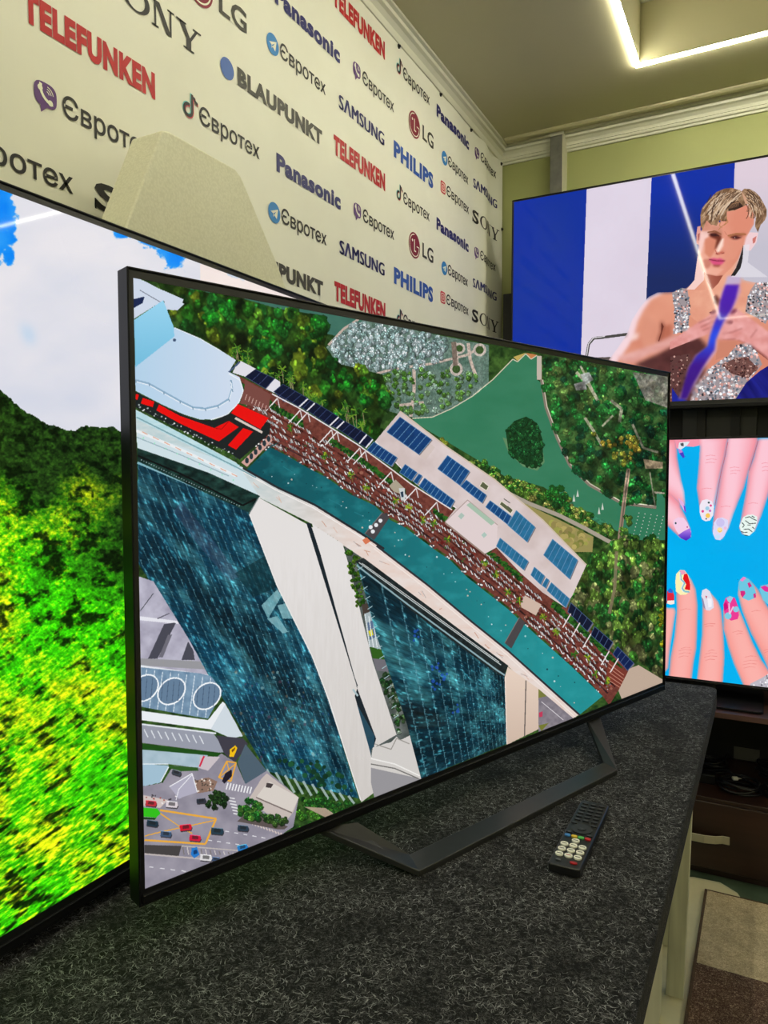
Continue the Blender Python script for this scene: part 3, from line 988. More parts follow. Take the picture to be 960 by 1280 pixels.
    def solar(q, n, dark=(18, 52, 98), li=(95, 140, 180)):
        q = np.array(q, float)     # TL, TR, BR, BL: n strips from the TL-BL side to the TR-BR side
        p.fill(q + np.array([1.2, 1.2]), (120, 110, 115)); p.tex(q, lambda x, y: lerp(dark, tuple(min(255, c * 1.25) for c in dark), fbm(x * .2, y * .2)))
        for k in range(n + 1):
            a = q[0] + (q[1] - q[0]) * k / n; d = q[3] + (q[2] - q[3]) * k / n
            p.line([a, d], .8, li)
        p.line([q[0], q[1]], .7, li); p.line([q[3], q[2]], .7, li)
    B2 = (20, 62, 110); T_ = (35, 95, 130); D = (12, 18, 42)
    solar(c4([(160, 68), (286, 158), (235, 218), (107, 128)]), 6)
    solar(c4([(55, 168), (148, 230), (125, 265), (27, 200)]), 6); solar(c4([(180, 257), (228, 290), (205, 322), (158, 290)]), 3, B2); solar(c4([(235, 295), (248, 303), (228, 336), (213, 326)]), 1, B2)
    solar(c4([(258, 312), (378, 402), (358, 435), (235, 345)]), 8, B2)
    solar(c4([(350, 222), (438, 285), (400, 342), (310, 275)]), 5, B2); solar(c4([(425, 320), (505, 380), (488, 412), (402, 345)]), 5, B2)
    solar(c4([(520, 402), (605, 465), (590, 498), (502, 428)]), 5, B2); solar(c4([(625, 442), (700, 508), (668, 568), (590, 500)]), 5, T_)
    solar(c4([(560, 552), (673, 645), (655, 680), (545, 585)]), 7, T_); solar(c4([(770, 557), (870, 640), (838, 716), (734, 620)]), 6, T_)
    solar(c4([(697, 668), (738, 703), (722, 738), (683, 700)]), 3, T_); solar(c4([(745, 712), (756, 720), (742, 752), (728, 742)]), 1, T_); solar(c4([(765, 730), (838, 795), (822, 830), (748, 762)]), 5, T_)
    for q, n in (((490, 325, 515, 345, 505, 362, 478, 345), 4), ((565, 405, 612, 440, 602, 455, 558, 418), 5)):
        pp = c4([(q[0], q[1]), (q[2], q[3]), (q[4], q[5]), (q[6], q[7])])
        p.fill(pp, (90, 95, 70)); p.line(pp + pp[:1], .8, (230, 225, 205))
    for L in ([(575, 395), (600, 412)], [(590, 425), (608, 440)]):
        p.line(c4(L), 1, (70, 75, 65))
    # pergola panels toward the left and right
    for q, n in (((740, 580, 853, 632, 803, 688, 690, 622), 3), ((880, 680, 940, 715, 905, 760, 850, 705), 2)):
        solar(c1([(q[0], q[1]), (q[2], q[3]), (q[4], q[5]), (q[6], q[7])]), n, D, (60, 70, 110))
    p.fill(c1([(640, 560), (665, 535), (750, 578), (690, 622), (620, 600)]), (222, 220, 228)); p.fill(c1([(805, 690), (855, 632), (883, 650), (883, 690), (850, 712)]), (222, 220, 228))
    for q, n in (((50, 370, 165, 435, 120, 472, 8, 405), 4), ((160, 435, 195, 455, 160, 492, 125, 470), 2), ((200, 455, 305, 520, 265, 560, 163, 492), 4), ((305, 522, 330, 540, 295, 572, 268, 560), 2), ((335, 540, 435, 600, 400, 642, 298, 572), 4), ((440, 605, 462, 622, 430, 660, 405, 645), 1)):
        solar(c2([(q[0], q[1]), (q[2], q[3]), (q[4], q[5]), (q[6], q[7])]), n, D, (52, 66, 108))
    p.line(c2([(0, 415), (120, 478), (265, 567), (400, 652), (440, 682)]), 1.6, (225, 222, 228)); p.line(c2([(440, 682), (550, 762), (640, 830), (830, 950)]), 1.6, (228, 218, 216))
    for a_, b2 in (((165, 438), (125, 475)), ((197, 458), (160, 494)), ((307, 522), (266, 562)), ((332, 542), (298, 575)), ((437, 602), (402, 645)), ((465, 625), (432, 665))):
        p.line(c2([a_, b2]), 1.8, (225, 222, 228))
    for x, y in ((25, 435), (130, 490), (165, 500), (275, 580), (300, 590), (405, 665), (430, 680), (550, 775), (665, 850), (760, 915)):
        p.line(c2([(x, y), (x - 55, y + 60)]), 1.5, (228, 222, 222)); p.line(c2([(x, y), (x + 10, y + 45)]), 1.3, (215, 205, 205))
    p.fill(c2([(540, 840), (570, 810), (610, 850), (600, 880), (560, 865)]), (170, 160, 140)); p.fill(c2([(585, 850), (612, 850), (615, 905), (595, 905)]), (200, 205, 205)); p.fill(c2([(592, 868), (605, 865), (607, 890), (598, 893)]), (40, 60, 80))
    for q, D2 in (((640, 160, 700, 215, 685, 238, 632, 185), D), ((705, 225, 755, 268, 742, 290, 695, 248), D), ((768, 280, 812, 325, 795, 345, 755, 300), (16, 30, 70))):
        solar(c7([(q[0], q[1]), (q[2], q[3]), (q[4], q[5]), (q[6], q[7])]), 4, D2, (70, 90, 130))
    p.fill(c7([(745, 315), (800, 355), (780, 400), (735, 365)]), (120, 55, 45))
    for k in range(5):
        p.line(c7([(742 + k * 1, 325 + k * 12), (785, 358 + k * 10)]), .9, (190, 130, 110))
    p.fill(c7([(515, 140), (560, 165), (545, 195), (500, 170)]), (205, 180, 165)); p.fill(c7([(800, 340), (825, 330), (905, 378), (780, 425), (770, 400)]), (190, 168, 150))
    for x, y in ((640, 190), (665, 215), (695, 245), (745, 292), (770, 312)):
        p.line(c7([(x, y), (x - 22, y + 38)]), 1.5, (225, 215, 215))
    # palms on the deck
    rg = random.Random(3)
    for x, y in [c2([v_])[0] for v_ in ((85, 570), (240, 700), (365, 790), (435, 845), (570, 905), (630, 940), (695, 995), (745, 1010), (810, 1085))] + [c7([v_])[0] for v_ in ((405, 50), (435, 82), (468, 130), (500, 155), (565, 200), (600, 240), (650, 300), (685, 310), (708, 355), (738, 372))]:
        p.line([(x, y), (x + 2, y + 9)], 1.4, (120, 85, 55))
        for k in range(11):
            a = rg.uniform(0, 6.28)
            p.line([(x, y), (x + 4.6 * math.cos(a), y + 4.6 * math.sin(a) * 1.1)], 1.3, rg.choice([(110, 140, 35), (70, 115, 35), (150, 165, 40), (45, 90, 30)]))
    # pool
    pool = c1([(835, 1000), (880, 985)]) + c2([(-8, 662), (0, 665), (70, 700), (150, 748), (250, 800), (360, 878), (470, 928)]) + c4([(120, 480), (180, 510), (300, 600), (360, 640), (430, 710), (590, 835)]) + c7([(480, 188), (550, 252), (640, 332), (727, 415), (665, 465), (470, 290), (370, 210), (250, 110), (120, 10)]) + c5([(960, 378), (880, 330), (700, 220), (560, 152), (445, 80)])
    p.tex(pool, lambda x, y: lerp(lerp((14, 78, 88), (36, 142, 146), (x - 330) / 350), (52, 160, 165), (fbm(x * .06, y * .09) - .45) * 1.2))
    for k in range(60):
        t_ = k / 60
        q = along(b0, t_) * .55 + np.array([along(np.array([(306, 585), (393, 632), (480, 686), (590, 776), (724, 893)], float), t_)])[0] * .45
        p.dot(q[0] + rg.uniform(-14, 14), q[1] + rg.uniform(-12, 12), rg.uniform(.5, 1.3), rg.choice([(225, 235, 235), (180, 215, 215), (20, 60, 70), (230, 200, 180)]), .8)
    for L in ([(50, 750), (110, 785)], [(260, 900), (320, 930)], [(380, 960), (420, 980)]):
        p.line(c2(L), 1, (35, 120, 130))
    for q in (c2([(510, 962), (542, 985), (470, 1090), (428, 1060)]), c7([(500, 200), (516, 214), (478, 285), (460, 270)])):
        p.fill(q, (72, 68, 72)); p.line([q[0], q[3]], 1, (120, 110, 108))
    for x, y in ((500, 1000), (455, 1030), (480, 1020), (465, 1050)):
        p.dot(*c2([(x, y)])[0], 2.6, (230, 232, 235))
    p.fill(c1([(668, 1095), (830, 940), (840, 975), (700, 1120)]), (205, 160, 150))
    for k in range(6):
        q = c1([(700 + k * 24, 1085 - k * 24)])[0]
        p.dot(q[0], q[1], 2.4, (38, 52, 60), sy=1.6)
    # parapet walkway below the pool
    wk = c1([(80, 800), (300, 915), (640, 1095)]) + c5([(425, 75), (560, 150), (700, 215), (880, 325), (960, 375)]) + c7([(120, 10), (250, 110), (370, 210), (470, 290), (665, 465), (640, 478), (470, 335), (300, 205), (75, 40)]) + c5([(855, 410), (790, 350), (690, 285), (490, 185), (300, 90), (35, 5)])
    p.tex(wk, lambda x, y: lerp(lerp((172, 200, 205), (225, 200, 188), (x - 280) / 170), (232, 228, 226), fbm(x * .08, y * .2) * .8))
    p.line(c5([(425, 72), (560, 148), (700, 213), (880, 325), (960, 378)]), 2.6, (38, 42, 48)); p.line(c5([(415, 80), (555, 158), (695, 225), (875, 335), (955, 390)]), 1.2, (240, 235, 232))
    p.line(c7([(110, 5), (250, 112), (370, 212), (470, 292), (665, 467)]), 2.4, (48, 48, 54)); p.line(c7([(103, 12), (243, 120), (363, 220), (463, 300), (655, 474)]), 1.2, (240, 228, 222))
    for k in range(34):
        t_ = rg.random()
        q = along(np.array([(180, 545), (306, 600), (400, 650), (470, 695), (560, 765), (650, 840), (705, 888)], float), t_)
        p.line([(q[0], q[1] + rg.uniform(-3, 5)), (q[0] + rg.uniform(3, 9), q[1] + rg.uniform(3, 8))], .8, rg.choice([(185, 120, 90), (160, 150, 150), (215, 170, 150)]), .7)
    p.fill(c5([(878, 345), (895, 335), (910, 350), (890, 362)]), (215, 120, 85))
    # left ledge bands
    p.fill(c5([(35, -60), (35, 18), (300, 115), (495, 185), (430, 90), (430, 72)]), (205, 222, 228)); p.tex(c1([(75, 800), (300, 915), (660, 1110), (640, 1130), (350, 985), (80, 850)]), lambda x, y: lerp((160, 205, 215), (205, 228, 232), fbm(x * .1, y * .3)))
    p.line(c1([(90, 845), (350, 975), (640, 1120), (750, 1180)]), 1.6, (120, 160, 170)); p.line(c1([(90, 920), (350, 1030), (640, 1170)]), 3.5, (232, 236, 238)); p.line(c1([(90, 955), (350, 1060), (600, 1170)]), 1.2, (150, 175, 185))
    for k in range(9):
        q = c1([(120 + k * 62, 925 + k * 29)])[0]
        p.line([q, (q[0] + 7, q[1] + 3.6)], 1.1, (225, 165, 140)); p.dot(q[0] + 2, q[1] + 8, 1, (150, 225, 190))
    led = c5([(35, 0), (300, 92), (495, 180), (455, 245), (400, 220), (200, 125), (35, 60)])
    p.tex(led, lambda x, y: lerp((10, 26, 26), (45, 88, 78), fbm(x * .12, y * .2) * 1.2 - .2))
    p.line(c5([(35, 28), (200, 98), (430, 215), (480, 190)]), 2.2, (12, 14, 18)); p.line(c5([(35, 55), (200, 130), (445, 248)]), 3.2, (128, 176, 190))
    for k in range(40):
        q = c5([(50 + k * 9.4, 45 + k * 4.4)])[0]
        p.dot(*q, .7, (150, 165, 170))
    # white building with the pale blue screen wall, top left
    p.fill([(165, 345), (182, 352), (220, 372), (230, 380), (222, 388), (207, 387), (205, 375), (165, 400)], (205, 214, 232))
    p.fill(c1([(70, 80), (180, 120), (350, 195), (340, 225), (280, 250), (235, 195), (75, 300)]), (206, 216, 232)); p.fill(c1([(70, 195), (135, 180), (125, 215), (72, 245)]), (24, 38, 78)); p.line(c1([(110, 145), (230, 215)]), 1, (120, 125, 140))
    wh = c1([(80, 560), (300, 350), (440, 410), (560, 480), (640, 530), (600, 595), (660, 625), (680, 690), (655, 760), (600, 825), (520, 858), (440, 858), (350, 830), (240, 780), (85, 700)])
    p.tex(wh, lambda x, y: lerp((178, 208, 232), (205, 218, 236), (x - 170) / 120))
    p.tex(c1([(75, 310), (238, 200), (295, 345), (300, 400), (85, 568)]), lambda x, y: lerp((150, 210, 238), (118, 190, 222), (y - 380) / 70))
    rim = c1([(85, 640), (160, 660), (240, 705), (330, 755), (400, 790), (470, 798), (540, 782), (600, 745), (618, 690), (612, 640)])
    p.line(rim, 2.2, (140, 172, 198)); p.line([(x, y + 2) for x, y in rim], 1.2, (228, 236, 244))
    for k in range(11):
        q = rim[min(k, 9)]
        p.line([q, (q[0] + .8, q[1] + 3.4)], 1.3, (120, 150, 175))
    p.line(c1([(600, 597), (640, 560), (660, 540)]), 2, (70, 85, 120)); p.dot(*c1([(300, 420)])[0], 2, (60, 80, 110)); p.line(c1([(300, 352), (440, 412), (560, 482)]), 1.2, (225, 232, 240))
    p.line(c1([(600, 605), (660, 640), (680, 700), (655, 765), (590, 832), (500, 860)]), 1.4, (232, 238, 244))
    # red awnings
    p.fill(c1([(85, 705), (240, 785), (350, 835), (440, 862), (520, 862), (600, 828), (640, 790), (830, 880), (825, 935), (660, 1080), (600, 1040), (300, 900), (85, 790)]), (28, 34, 36))
    R_ = (232, 12, 14)
    p.fill(c1([(85, 715), (105, 722), (95, 750), (85, 745)]), R_); p.fill(c1([(125, 738), (190, 760), (180, 790), (115, 770)]), R_); p.fill(c1([(215, 775), (330, 838), (520, 905), (600, 865), (655, 900), (545, 980), (330, 880), (200, 808)]), R_)
    p.fill(c1([(650, 772), (820, 850), (775, 912), (612, 822)]), R_); p.fill(c1([(680, 905), (735, 925), (640, 1025), (595, 1000)]), R_); p.line(c1([(520, 905), (560, 912), (600, 868)]), .8, (160, 8, 10)); p.line(c1([(635, 850), (700, 885), (785, 930)]), 3, (215, 200, 190))
    for k in range(46):
        q = c1([(100 + k * 12 + rg.uniform(-5, 5), 785 + k * 6.2 + rg.uniform(-14, 14))])[0]
        p.dot(q[0], q[1], rg.uniform(.5, 1.3), rg.choice([(220, 225, 225), (160, 170, 170), (60, 75, 75)]))
    p.fill(c1([(690, 640), (830, 720), (820, 800), (660, 770), (685, 690)]), (120, 72, 66))
    for k in range(7):
        p.line(c1([(700 + k * 18, 720 + k * 10), (690 + k * 18, 750 + k * 10)]), 1.2, (190, 150, 140))
    # ---- towers
    def tower(quad, dark, lite, cols, dash, seed, ns=24):
        q = np.array(quad, float)
        Hq = homog(q, [(0, 0), (1, 0), (1, 1), (0, 1)])

        def f(x, y):
            d = Hq[2, 0] * x + Hq[2, 1] * y + 1
            s_, t_ = (Hq[0, 0] * x + Hq[0, 1] * y + Hq[0, 2]) / d, (Hq[1, 0] * x + Hq[1, 1] * y + Hq[1, 2]) / d
            n1 = fbm(s_ * 9 + seed, t_ * 14 + seed, 4, .6)
            n2 = fbm(s_ * 40 + seed, t_ * 60, 3)
            c = lerp(dark, lite, (n1 - .42) * 2.4)
            n3 = fbm(s_ * 3 + seed * 2, t_ * 5 + 7, 3, .6)
            c = c * (0.35 + .65 * n2 + .85 * np.clip(n3 - .18, 0, 1))[..., None]
            li = np.abs((s_ * cols) % 1 - .5) > .445
            tt = (t_ * dash + np.floor(s_ * cols) * .37) % 1
            br = li & (tt < .42)
            c = np.where(li[..., None], c * .7 + np.array((22, 40, 46)), c)
            c = np.where(br[..., None], c * .5 + np.array((62, 92, 98)), c)
            fl = np.abs((t_ * dash * 2 + s_ * 3) % 1 - .5) > .42
            tick = (np.abs((s_ * cols) % 1 - .10) < .09) & (np.abs((t_ * dash + np.floor(s_ * cols) * .37) % 1 - .06) < .035)
            c = np.where(tick[..., None], c * .45 + np.array((80, 112, 118)), c)
            c = np.where(fl[..., None], c * .8, c)
            c = c + (np.clip(n2 - .66, 0, 1) * 420)[..., None] * np.array((.5, 1, 1))
            return c
        return f
    t1 = c5([(36, 60), (200, 128), (450, 240), (560, 520), (690, 780), (750, 940)]) + c6([(865, 535), (700, 490), (520, 430), (430, 280), (270, 20)]) + c5([(230, 720), (120, 560), (36, 430)])
    p.tex(t1, tower([(130, 560), (311, 640), (455, 1015), (330, 990)], (12, 52, 72), (66, 138, 152), 15, 34, 3))
    p.tex(c5([(200, 200), (300, 320), (420, 480), (380, 500), (260, 360), (170, 240)]), lambda x, y: lerp((40, 60, 95), (105, 95, 120), fbm(x * .2, y * .2)), .35)
    p.tex(c5([(400, 470), (520, 400), (560, 520), (470, 560)]), lambda x, y: lerp((4, 28, 36), (14, 52, 58), fbm(x * .2, y * .2)), .6)
    for q in ([(500, 590), (560, 530), (575, 555), (525, 640)], [(560, 590), (600, 580), (620, 640), (580, 640)], [(520, 640), (560, 630), (600, 690), (580, 695)]):
        p.tex(c5(q), lambda x, y: lerp((110, 170, 180), (165, 210, 215), fbm(x * .2, y * .2)), .75)
    for k in range(120):
        q = c6([(rg.uniform(380, 760), rg.uniform(60, 430))])[0]
        p.dot(q[0], q[1], rg.uniform(.8, 2.2), rg.choice([(60, 110, 120), (120, 100, 80), (25, 60, 110), (150, 190, 190), (90, 60, 80)]), .55)
    p.scatter(c6([(560, 380), (760, 400), (860, 520), (700, 480), (580, 420)]), 40, [(22, 62, 42), (30, 80, 50)], (2, 4), 21, False)
    for k in range(10):
        a, d = c6([(520 + k * 34, 425 + k * 11)])[0], c6([(560 + k * 32, 500 + k * 6)])[0]
        p.line([a, d], 3, (178, 198, 198), .8)
    WH = lambda x, y: lerp((196, 190, 184), (226, 222, 220), 1.1 - np.abs(y - 660) / 420 + (fbm(x * .5, y * .05) - .5) * .3)
    p.tex(c5([(490, 185), (455, 248), (690, 780), (750, 945)]) + c6([(870, 535), (925, 505), (960, 300), (960, 160)]) + c5([(880, 620), (805, 360)]), WH)
    p.tex(c5([(490, 185), (455, 248), (560, 520), (690, 780), (750, 945)]) + c6([(870, 535), (875, 548), (925, 510), (905, 350), (850, 110), (812, 0)]) + c5([(660, 280)]), WH)
    p.line(c5([(455, 248), (560, 520), (690, 780), (755, 950)]) + c6([(872, 540)]), 1.3, (232, 232, 230)); p.line(c5([(490, 185), (455, 245)]), 1.2, (120, 130, 130))
    p.fill(c5([(668, 280), (684, 283), (800, 640), (875, 900)]) + c6([(855, 110), (930, 310), (912, 370), (850, 150)]) + c5([(860, 900), (780, 640)]), (26, 36, 44))
    p.fill(c6([(858, 180), (925, 300), (918, 400), (905, 350)]), (38, 72, 90)); p.line(c6([(843, 125), (862, 150)]), 2.4, (170, 190, 195))
    p.tex(c5([(690, 285), (805, 360), (880, 620), (960, 950)]) + c7([(100, 320), (165, 520), (150, 560), (108, 560)]) + c6([(930, 300), (850, 80)]), WH)
    # gap between the towers
    gap = c7([(22, 5), (75, 40), (60, 70), (110, 250), (190, 480), (232, 640), (105, 690), (95, 560), (165, 520), (100, 320)])
    p.tex(gap, lambda x, y: lerp((50, 60, 55), (120, 125, 125), fbm(x * .1, y * .1)))
    p.scatter(c7([(22, 8), (72, 42), (60, 70), (85, 160), (55, 170)]), 60, [(60, 105, 25), (40, 85, 22), (85, 120, 35)], (1.6, 3), 23)
    p.fill(c7([(70, 165), (90, 160), (95, 185), (74, 195)]), (70, 60, 55)); p.fill(c7([(78, 190), (105, 180), (130, 290), (92, 280)]), (165, 178, 182)); p.fill(c7([(85, 215), (105, 205), (115, 250), (92, 262)]), (90, 110, 140)); p.fill(c7([(88, 238), (98, 232), (102, 248), (92, 252)]), (215, 205, 40))
    for k in range(5):
        p.line(c7([(78 + k * 11, 190 + k * 6), (92 + k * 10, 282)]), 1.1, (225, 232, 234))
    p.fill(c7([(92, 280), (132, 290), (140, 316), (100, 312)]), (48, 92, 30)); p.fill(c7([(100, 312), (142, 316), (150, 350), (110, 345)]), (110, 108, 115)); p.scatter(c7([(112, 345), (165, 345), (190, 470), (170, 520), (150, 450)]), 60, [(32, 70, 34), (60, 90, 55), (120, 135, 120), (22, 48, 28)], (2, 4), 24)
    p.fill(c7([(100, 555), (150, 540), (165, 525), (175, 535), (205, 520), (232, 640), (105, 690), (95, 590)]), (208, 204, 200)); p.fill(c7([(95, 610), (230, 640), (232, 655), (105, 695), (95, 650)]), (150, 148, 152))
    p.line(c7([(95, 585), (160, 600), (228, 632)]), 1.6, (236, 234, 230)); p.line(c7([(95, 600), (160, 612), (225, 640)]), 1.4, (110, 108, 105)); p.line(c7([(105, 545), (150, 560), (165, 530), (200, 545)]), 1.2, (150, 146, 140))
    # second tower
    t2 = c7([(55, 48), (200, 160), (462, 350), (465, 545), (232, 640), (190, 480), (110, 250)])
    p.tex(t2, tower([(445, 700), (632, 838), (640, 940), (520, 985)], (14, 46, 60), (66, 138, 146), 17, 24, 9))
    for x0, y0 in ((275, 385), (290, 360), (265, 340), (215, 250), (330, 450)):
        for e in range(5):
            q = c7([(x0 + rg.uniform(-14, 14), y0 + rg.uniform(-16, 16))])[0]
            p.dot(q[0], q[1], rg.uniform(1, 2.4), (38, 84, 190), .7)
    p.tex(c7([(52, 48), (75, 38), (470, 332), (455, 362), (420, 340), (200, 178)]), lambda x, y: lerp((14, 18, 20), (52, 64, 66), fbm(x * .2, y * .2)))
    p.line(c7([(62, 50), (200, 150), (450, 330)]), 1.2, (190, 200, 200)); p.line(c7([(56, 58), (200, 168), (440, 345), (460, 358)]), 2.0, (140, 170, 178)); p.line(c7([(70, 52), (210, 152), (445, 322)]), .8, (225, 228, 226))
    for k in range(16):
        q = c7([(60 + k * 6.5, 70 + k * 27)])[0]
        p.line([q, (q[0] + 6, q[1] - 4)], .9, (165, 195, 200))
    TW = lambda x, y: lerp((205, 182, 165), (228, 206, 190), 1 - (y - 840) / 90)
    p.tex(c7([(468, 335), (552, 395), (552, 505), (465, 548), (460, 362)]), TW); p.line(c7([(518, 372), (514, 525)]), 1.4, (95, 88, 85)); p.line(c7([(461, 362), (466, 545)]), 1.2, (235, 220, 208))
    p.tex(c7([(552, 395), (650, 478), (552, 512)]), lambda x, y: lerp((112, 106, 116), (150, 142, 150), fbm(x * .2, y * .2))); p.fill(c7([(552, 395), (575, 415), (552, 420)]), (120, 122, 62)); p.fill(c7([(553, 460), (563, 456), (563, 470), (554, 473)]), (190, 60, 90)); p.fill(c7([(552, 495), (580, 488), (560, 510)]), (115, 120, 50))
    p.line(c7([(560, 430), (620, 480)]), .8, (220, 215, 220))
    # ---- lower left: bridge, canopy, roads
    p.tex(c5([(36, 480), (95, 500), (230, 720), (300, 850), (36, 900)]), lambda x, y: lerp((150, 146, 165), (200, 198, 214), fbm(x * .08, y * .08)))
    p.fill(c5([(36, 630), (185, 648), (190, 660), (36, 645)]), (228, 228, 236)); p.line(c5([(45, 612), (95, 545)]), .9, (60, 62, 70)); p.line(c5([(110, 640), (155, 620)]), 1.2, (90, 88, 100))
    p.fill(c5([(135, 660), (180, 655), (110, 790), (75, 790)]), (72, 72, 84)); p.fill(c5([(225, 725), (245, 760), (250, 795), (200, 795)]), (72, 72, 84)); p.fill(c5([(150, 700), (165, 700), (130, 785), (115, 785)]), (110, 108, 120))
    p.fill(c5([(36, 788), (270, 800), (290, 830), (36, 815)]), (150, 150, 155)); p.fill(c5([(36, 812), (300, 850), (345, 905), (300, 1000), (36, 960)]), (226, 230, 236))
    cov = c6([(48, 42), (270, 65), (310, 75), (355, 130), (300, 235), (200, 218), (48, 190)])
    p.tex(cov, lambda x, y: lerp((92, 122, 150), (140, 168, 192), fbm(x * .15, y * .15)))
    for k in range(9):
        p.line(c6([(70 + k * 30, 50 + k * 4), (50 + k * 30, 190 + k * 5)]), 1, (210, 222, 232))
    for cx, cy in ((62, 120), (163, 132), (296, 150)):
        q = c6([(cx, cy)])[0]
        pts = [(q[0] + 17 * math.cos(a) + 2 * math.sin(a), q[1] - 16.5 * math.sin(a) - 2.5 * math.cos(a)) for a in np.linspace(0, 2 * math.pi, 26)]
        p.fill(pts, (100, 126, 152)); p.line(pts, 1.9, (238, 242, 246))
        for k in range(4):
            p.line([(q[0] - 11 + k * 7, q[1] - 12), (q[0] - 13 + k * 7, q[1] + 12)], .8, (70, 92, 118))
    p.fill(c6([(48, 205), (300, 240), (355, 170), (365, 180), (310, 275), (48, 240)]), (232, 236, 240)); p.fill(c6([(310, 275), (365, 180), (430, 300), (390, 310)]), (206, 216, 224))
    p.fill(c6([(48, 258), (320, 290), (370, 360), (340, 362), (48, 325)]), (150, 154, 168)); p.line(c6([(48, 255), (330, 290)]), 2, (225, 230, 236))
    for k in range(9):
        p.line(c6([(60 + k * 26, 275 + k * 3), (75 + k * 26, 305 + k * 3)]), 1.3, (222, 226, 232))
    p.fill(c6([(330, 298), (430, 308), (450, 330), (400, 400), (360, 365)]), (62, 60, 72)); p.fill(c6([(440, 330), (520, 430), (440, 480), (410, 400)]), (78, 96, 110))
    p.fill(c6([(48, 328), (345, 365), (350, 385), (300, 372), (48, 350)]), (28, 76, 24))
    p.tex(c6([(48, 350), (300, 372), (270, 420), (150, 405), (48, 405)]), lambda x, y: lerp((150, 176, 190), (180, 200, 212), fbm(x * .1, y * .1))); p.fill(c6([(48, 405), (155, 410), (120, 475), (48, 490)]), (160, 190, 208)); p.line(c6([(48, 405), (150, 405)]), 1.2, (230, 238, 242)); p.line(c6([(155, 410), (122, 472)]), 1.4, (225, 232, 238))
    road = c6([(48, 490), (130, 475), (170, 410), (280, 420), (350, 365), (405, 400), (440, 480), (520, 430), (640, 530), (620, 640), (560, 680), (48, 880)])
    p.tex(road, lambda x, y: lerp((128, 124, 138), (165, 160, 172), fbm(x * .06, y * .06)))
    p.fill(c6([(150, 410), (260, 418), (265, 430), (200, 432), (155, 420)]), (50, 90, 40)); p.fill(c6([(270, 375), (345, 378), (300, 430), (265, 420)]), (200, 190, 195)); p.fill(c6([(48, 520), (150, 540), (120, 570), (48, 560)]), (205, 190, 185))
    for k in range(22):
        p.dot(*c6([(60 + rg.uniform(0, 120), 520 + rg.uniform(0, 40))])[0], 1, rg.choice([(160, 90, 85), (60, 55, 60), (230, 225, 225)]))
    p.fill(c6([(240, 470), (300, 455), (335, 470), (320, 505), (260, 515)]), (140, 112, 98))
    for k in range(26):
        p.dot(*c6([(250 + rg.uniform(0, 75), 462 + rg.uniform(0, 45))])[0], 1.1, rg.choice([(225, 215, 205), (80, 70, 62), (170, 140, 120)]))
    p.fill(c6([(155, 490), (240, 440), (260, 510), (190, 535)]), (175, 172, 190)); p.line(c6([(155, 490), (240, 440), (260, 512)]), 1.2, (235, 235, 240)); p.line(c6([(180, 540), (190, 500), (240, 445)]), 1, (230, 230, 236))
    OR = (232, 168, 62)
    p.line(c6([(370, 395), (405, 400), (385, 470), (340, 455), (370, 395)]), 1.8, OR); p.line(c6([(370, 395), (388, 468)]), 1.2, OR); p.line(c6([(405, 402), (342, 455)]), 1.2, OR)
    p.line(c6([(62, 690), (290, 705), (330, 610), (120, 578)]), 2.4, OR); p.line(c6([(120, 590), (210, 650), (240, 665)]), 1.4, OR); p.line(c6([(330, 615), (120, 660), (62, 675)]), 1.3, OR)
    for k in range(9):
        p.line(c6([(375 + k * 11, 475 + k * 2), (368 + k * 11, 500 + k * 2)]), 1.6, (235, 235, 238)); 
    for k in range(6):
        p.line(c6([(375 + k * 4, 530 + k * 12), (400 + k * 4, 535 + k * 12)]), 1.4, (228, 228, 230))
    for k in range(7):
        p.line(c6([(330 + k * 34, 650 + k * 6), (345 + k * 34, 653 + k * 6)]), 1, (232, 232, 236)); p.line(c6([(300 + k * 34, 690 + k * 5), (314 + k * 34, 692 + k * 5)]), 1, (232, 232, 236)); p.line(c6([(80 + k * 40, 790 + k * 5), (96 + k * 40, 793 + k * 5)]), 1, (232, 232, 236))
    p.fill(c6([(62, 708), (200, 712), (190, 750), (62, 740)]), (70, 66, 66)); p.line(c6([(62, 742), (330, 765)]), 2, (190, 180, 178)); p.line(c6([(200, 712), (420, 730), (400, 750)]), 1.4, (190, 182, 178))
    for k in range(12):
        p.line(c6([(205 + k * 17, 715 + k * 2), (210 + k * 17, 745)]), 1.2, (205, 198, 196) if k % 2 else (120, 114, 112))
    for k in range(16):
        p.line(c6([(440 + k * 11, 615 + k * 4), (446 + k * 11, 625 + k * 4)]), 1.5, (210, 195, 188))
    p.fill(c6([(410, 620), (560, 650), (585, 650), (600, 640), (500, 595), (430, 600)]), (92, 82, 80))
    p.fill(c6([(450, 540), (500, 460), (520, 440), (640, 530), (620, 585), (600, 610), (520, 590)]), (196, 184, 178)); p.fill(c6([(510, 490), (530, 470), (640, 530), (615, 585), (480, 530)]), (214, 206, 198)); p.fill(c6([(520, 475), (545, 480), (535, 495), (516, 492)]), (70, 62, 62)); p.line(c6([(480, 530), (615, 588)]), 1.6, (120, 108, 104))
    p.scatter(c6([(290, 530), (330, 505), (370, 510), (370, 560), (330, 580), (295, 560)]), 34, [(40, 70, 32), (28, 52, 26)], (2.4, 4), 25)
    p.scatter(c6([(420, 550), (460, 535), (500, 560), (490, 610), (440, 610), (415, 590)]), 36, [(45, 110, 40), (30, 85, 34), (80, 130, 50)], (2.6, 4.6), 26)
    p.scatter(c6([(650, 530), (700, 510), (850, 560), (760, 600), (660, 570)]), 60, [(36, 90, 32), (26, 70, 30), (60, 110, 40)], (2.4, 4.4), 27); p.scatter(c6([(500, 590), (600, 600), (590, 650), (520, 620)]), 26, [(60, 92, 40), (40, 74, 34)], (2, 4), 28)
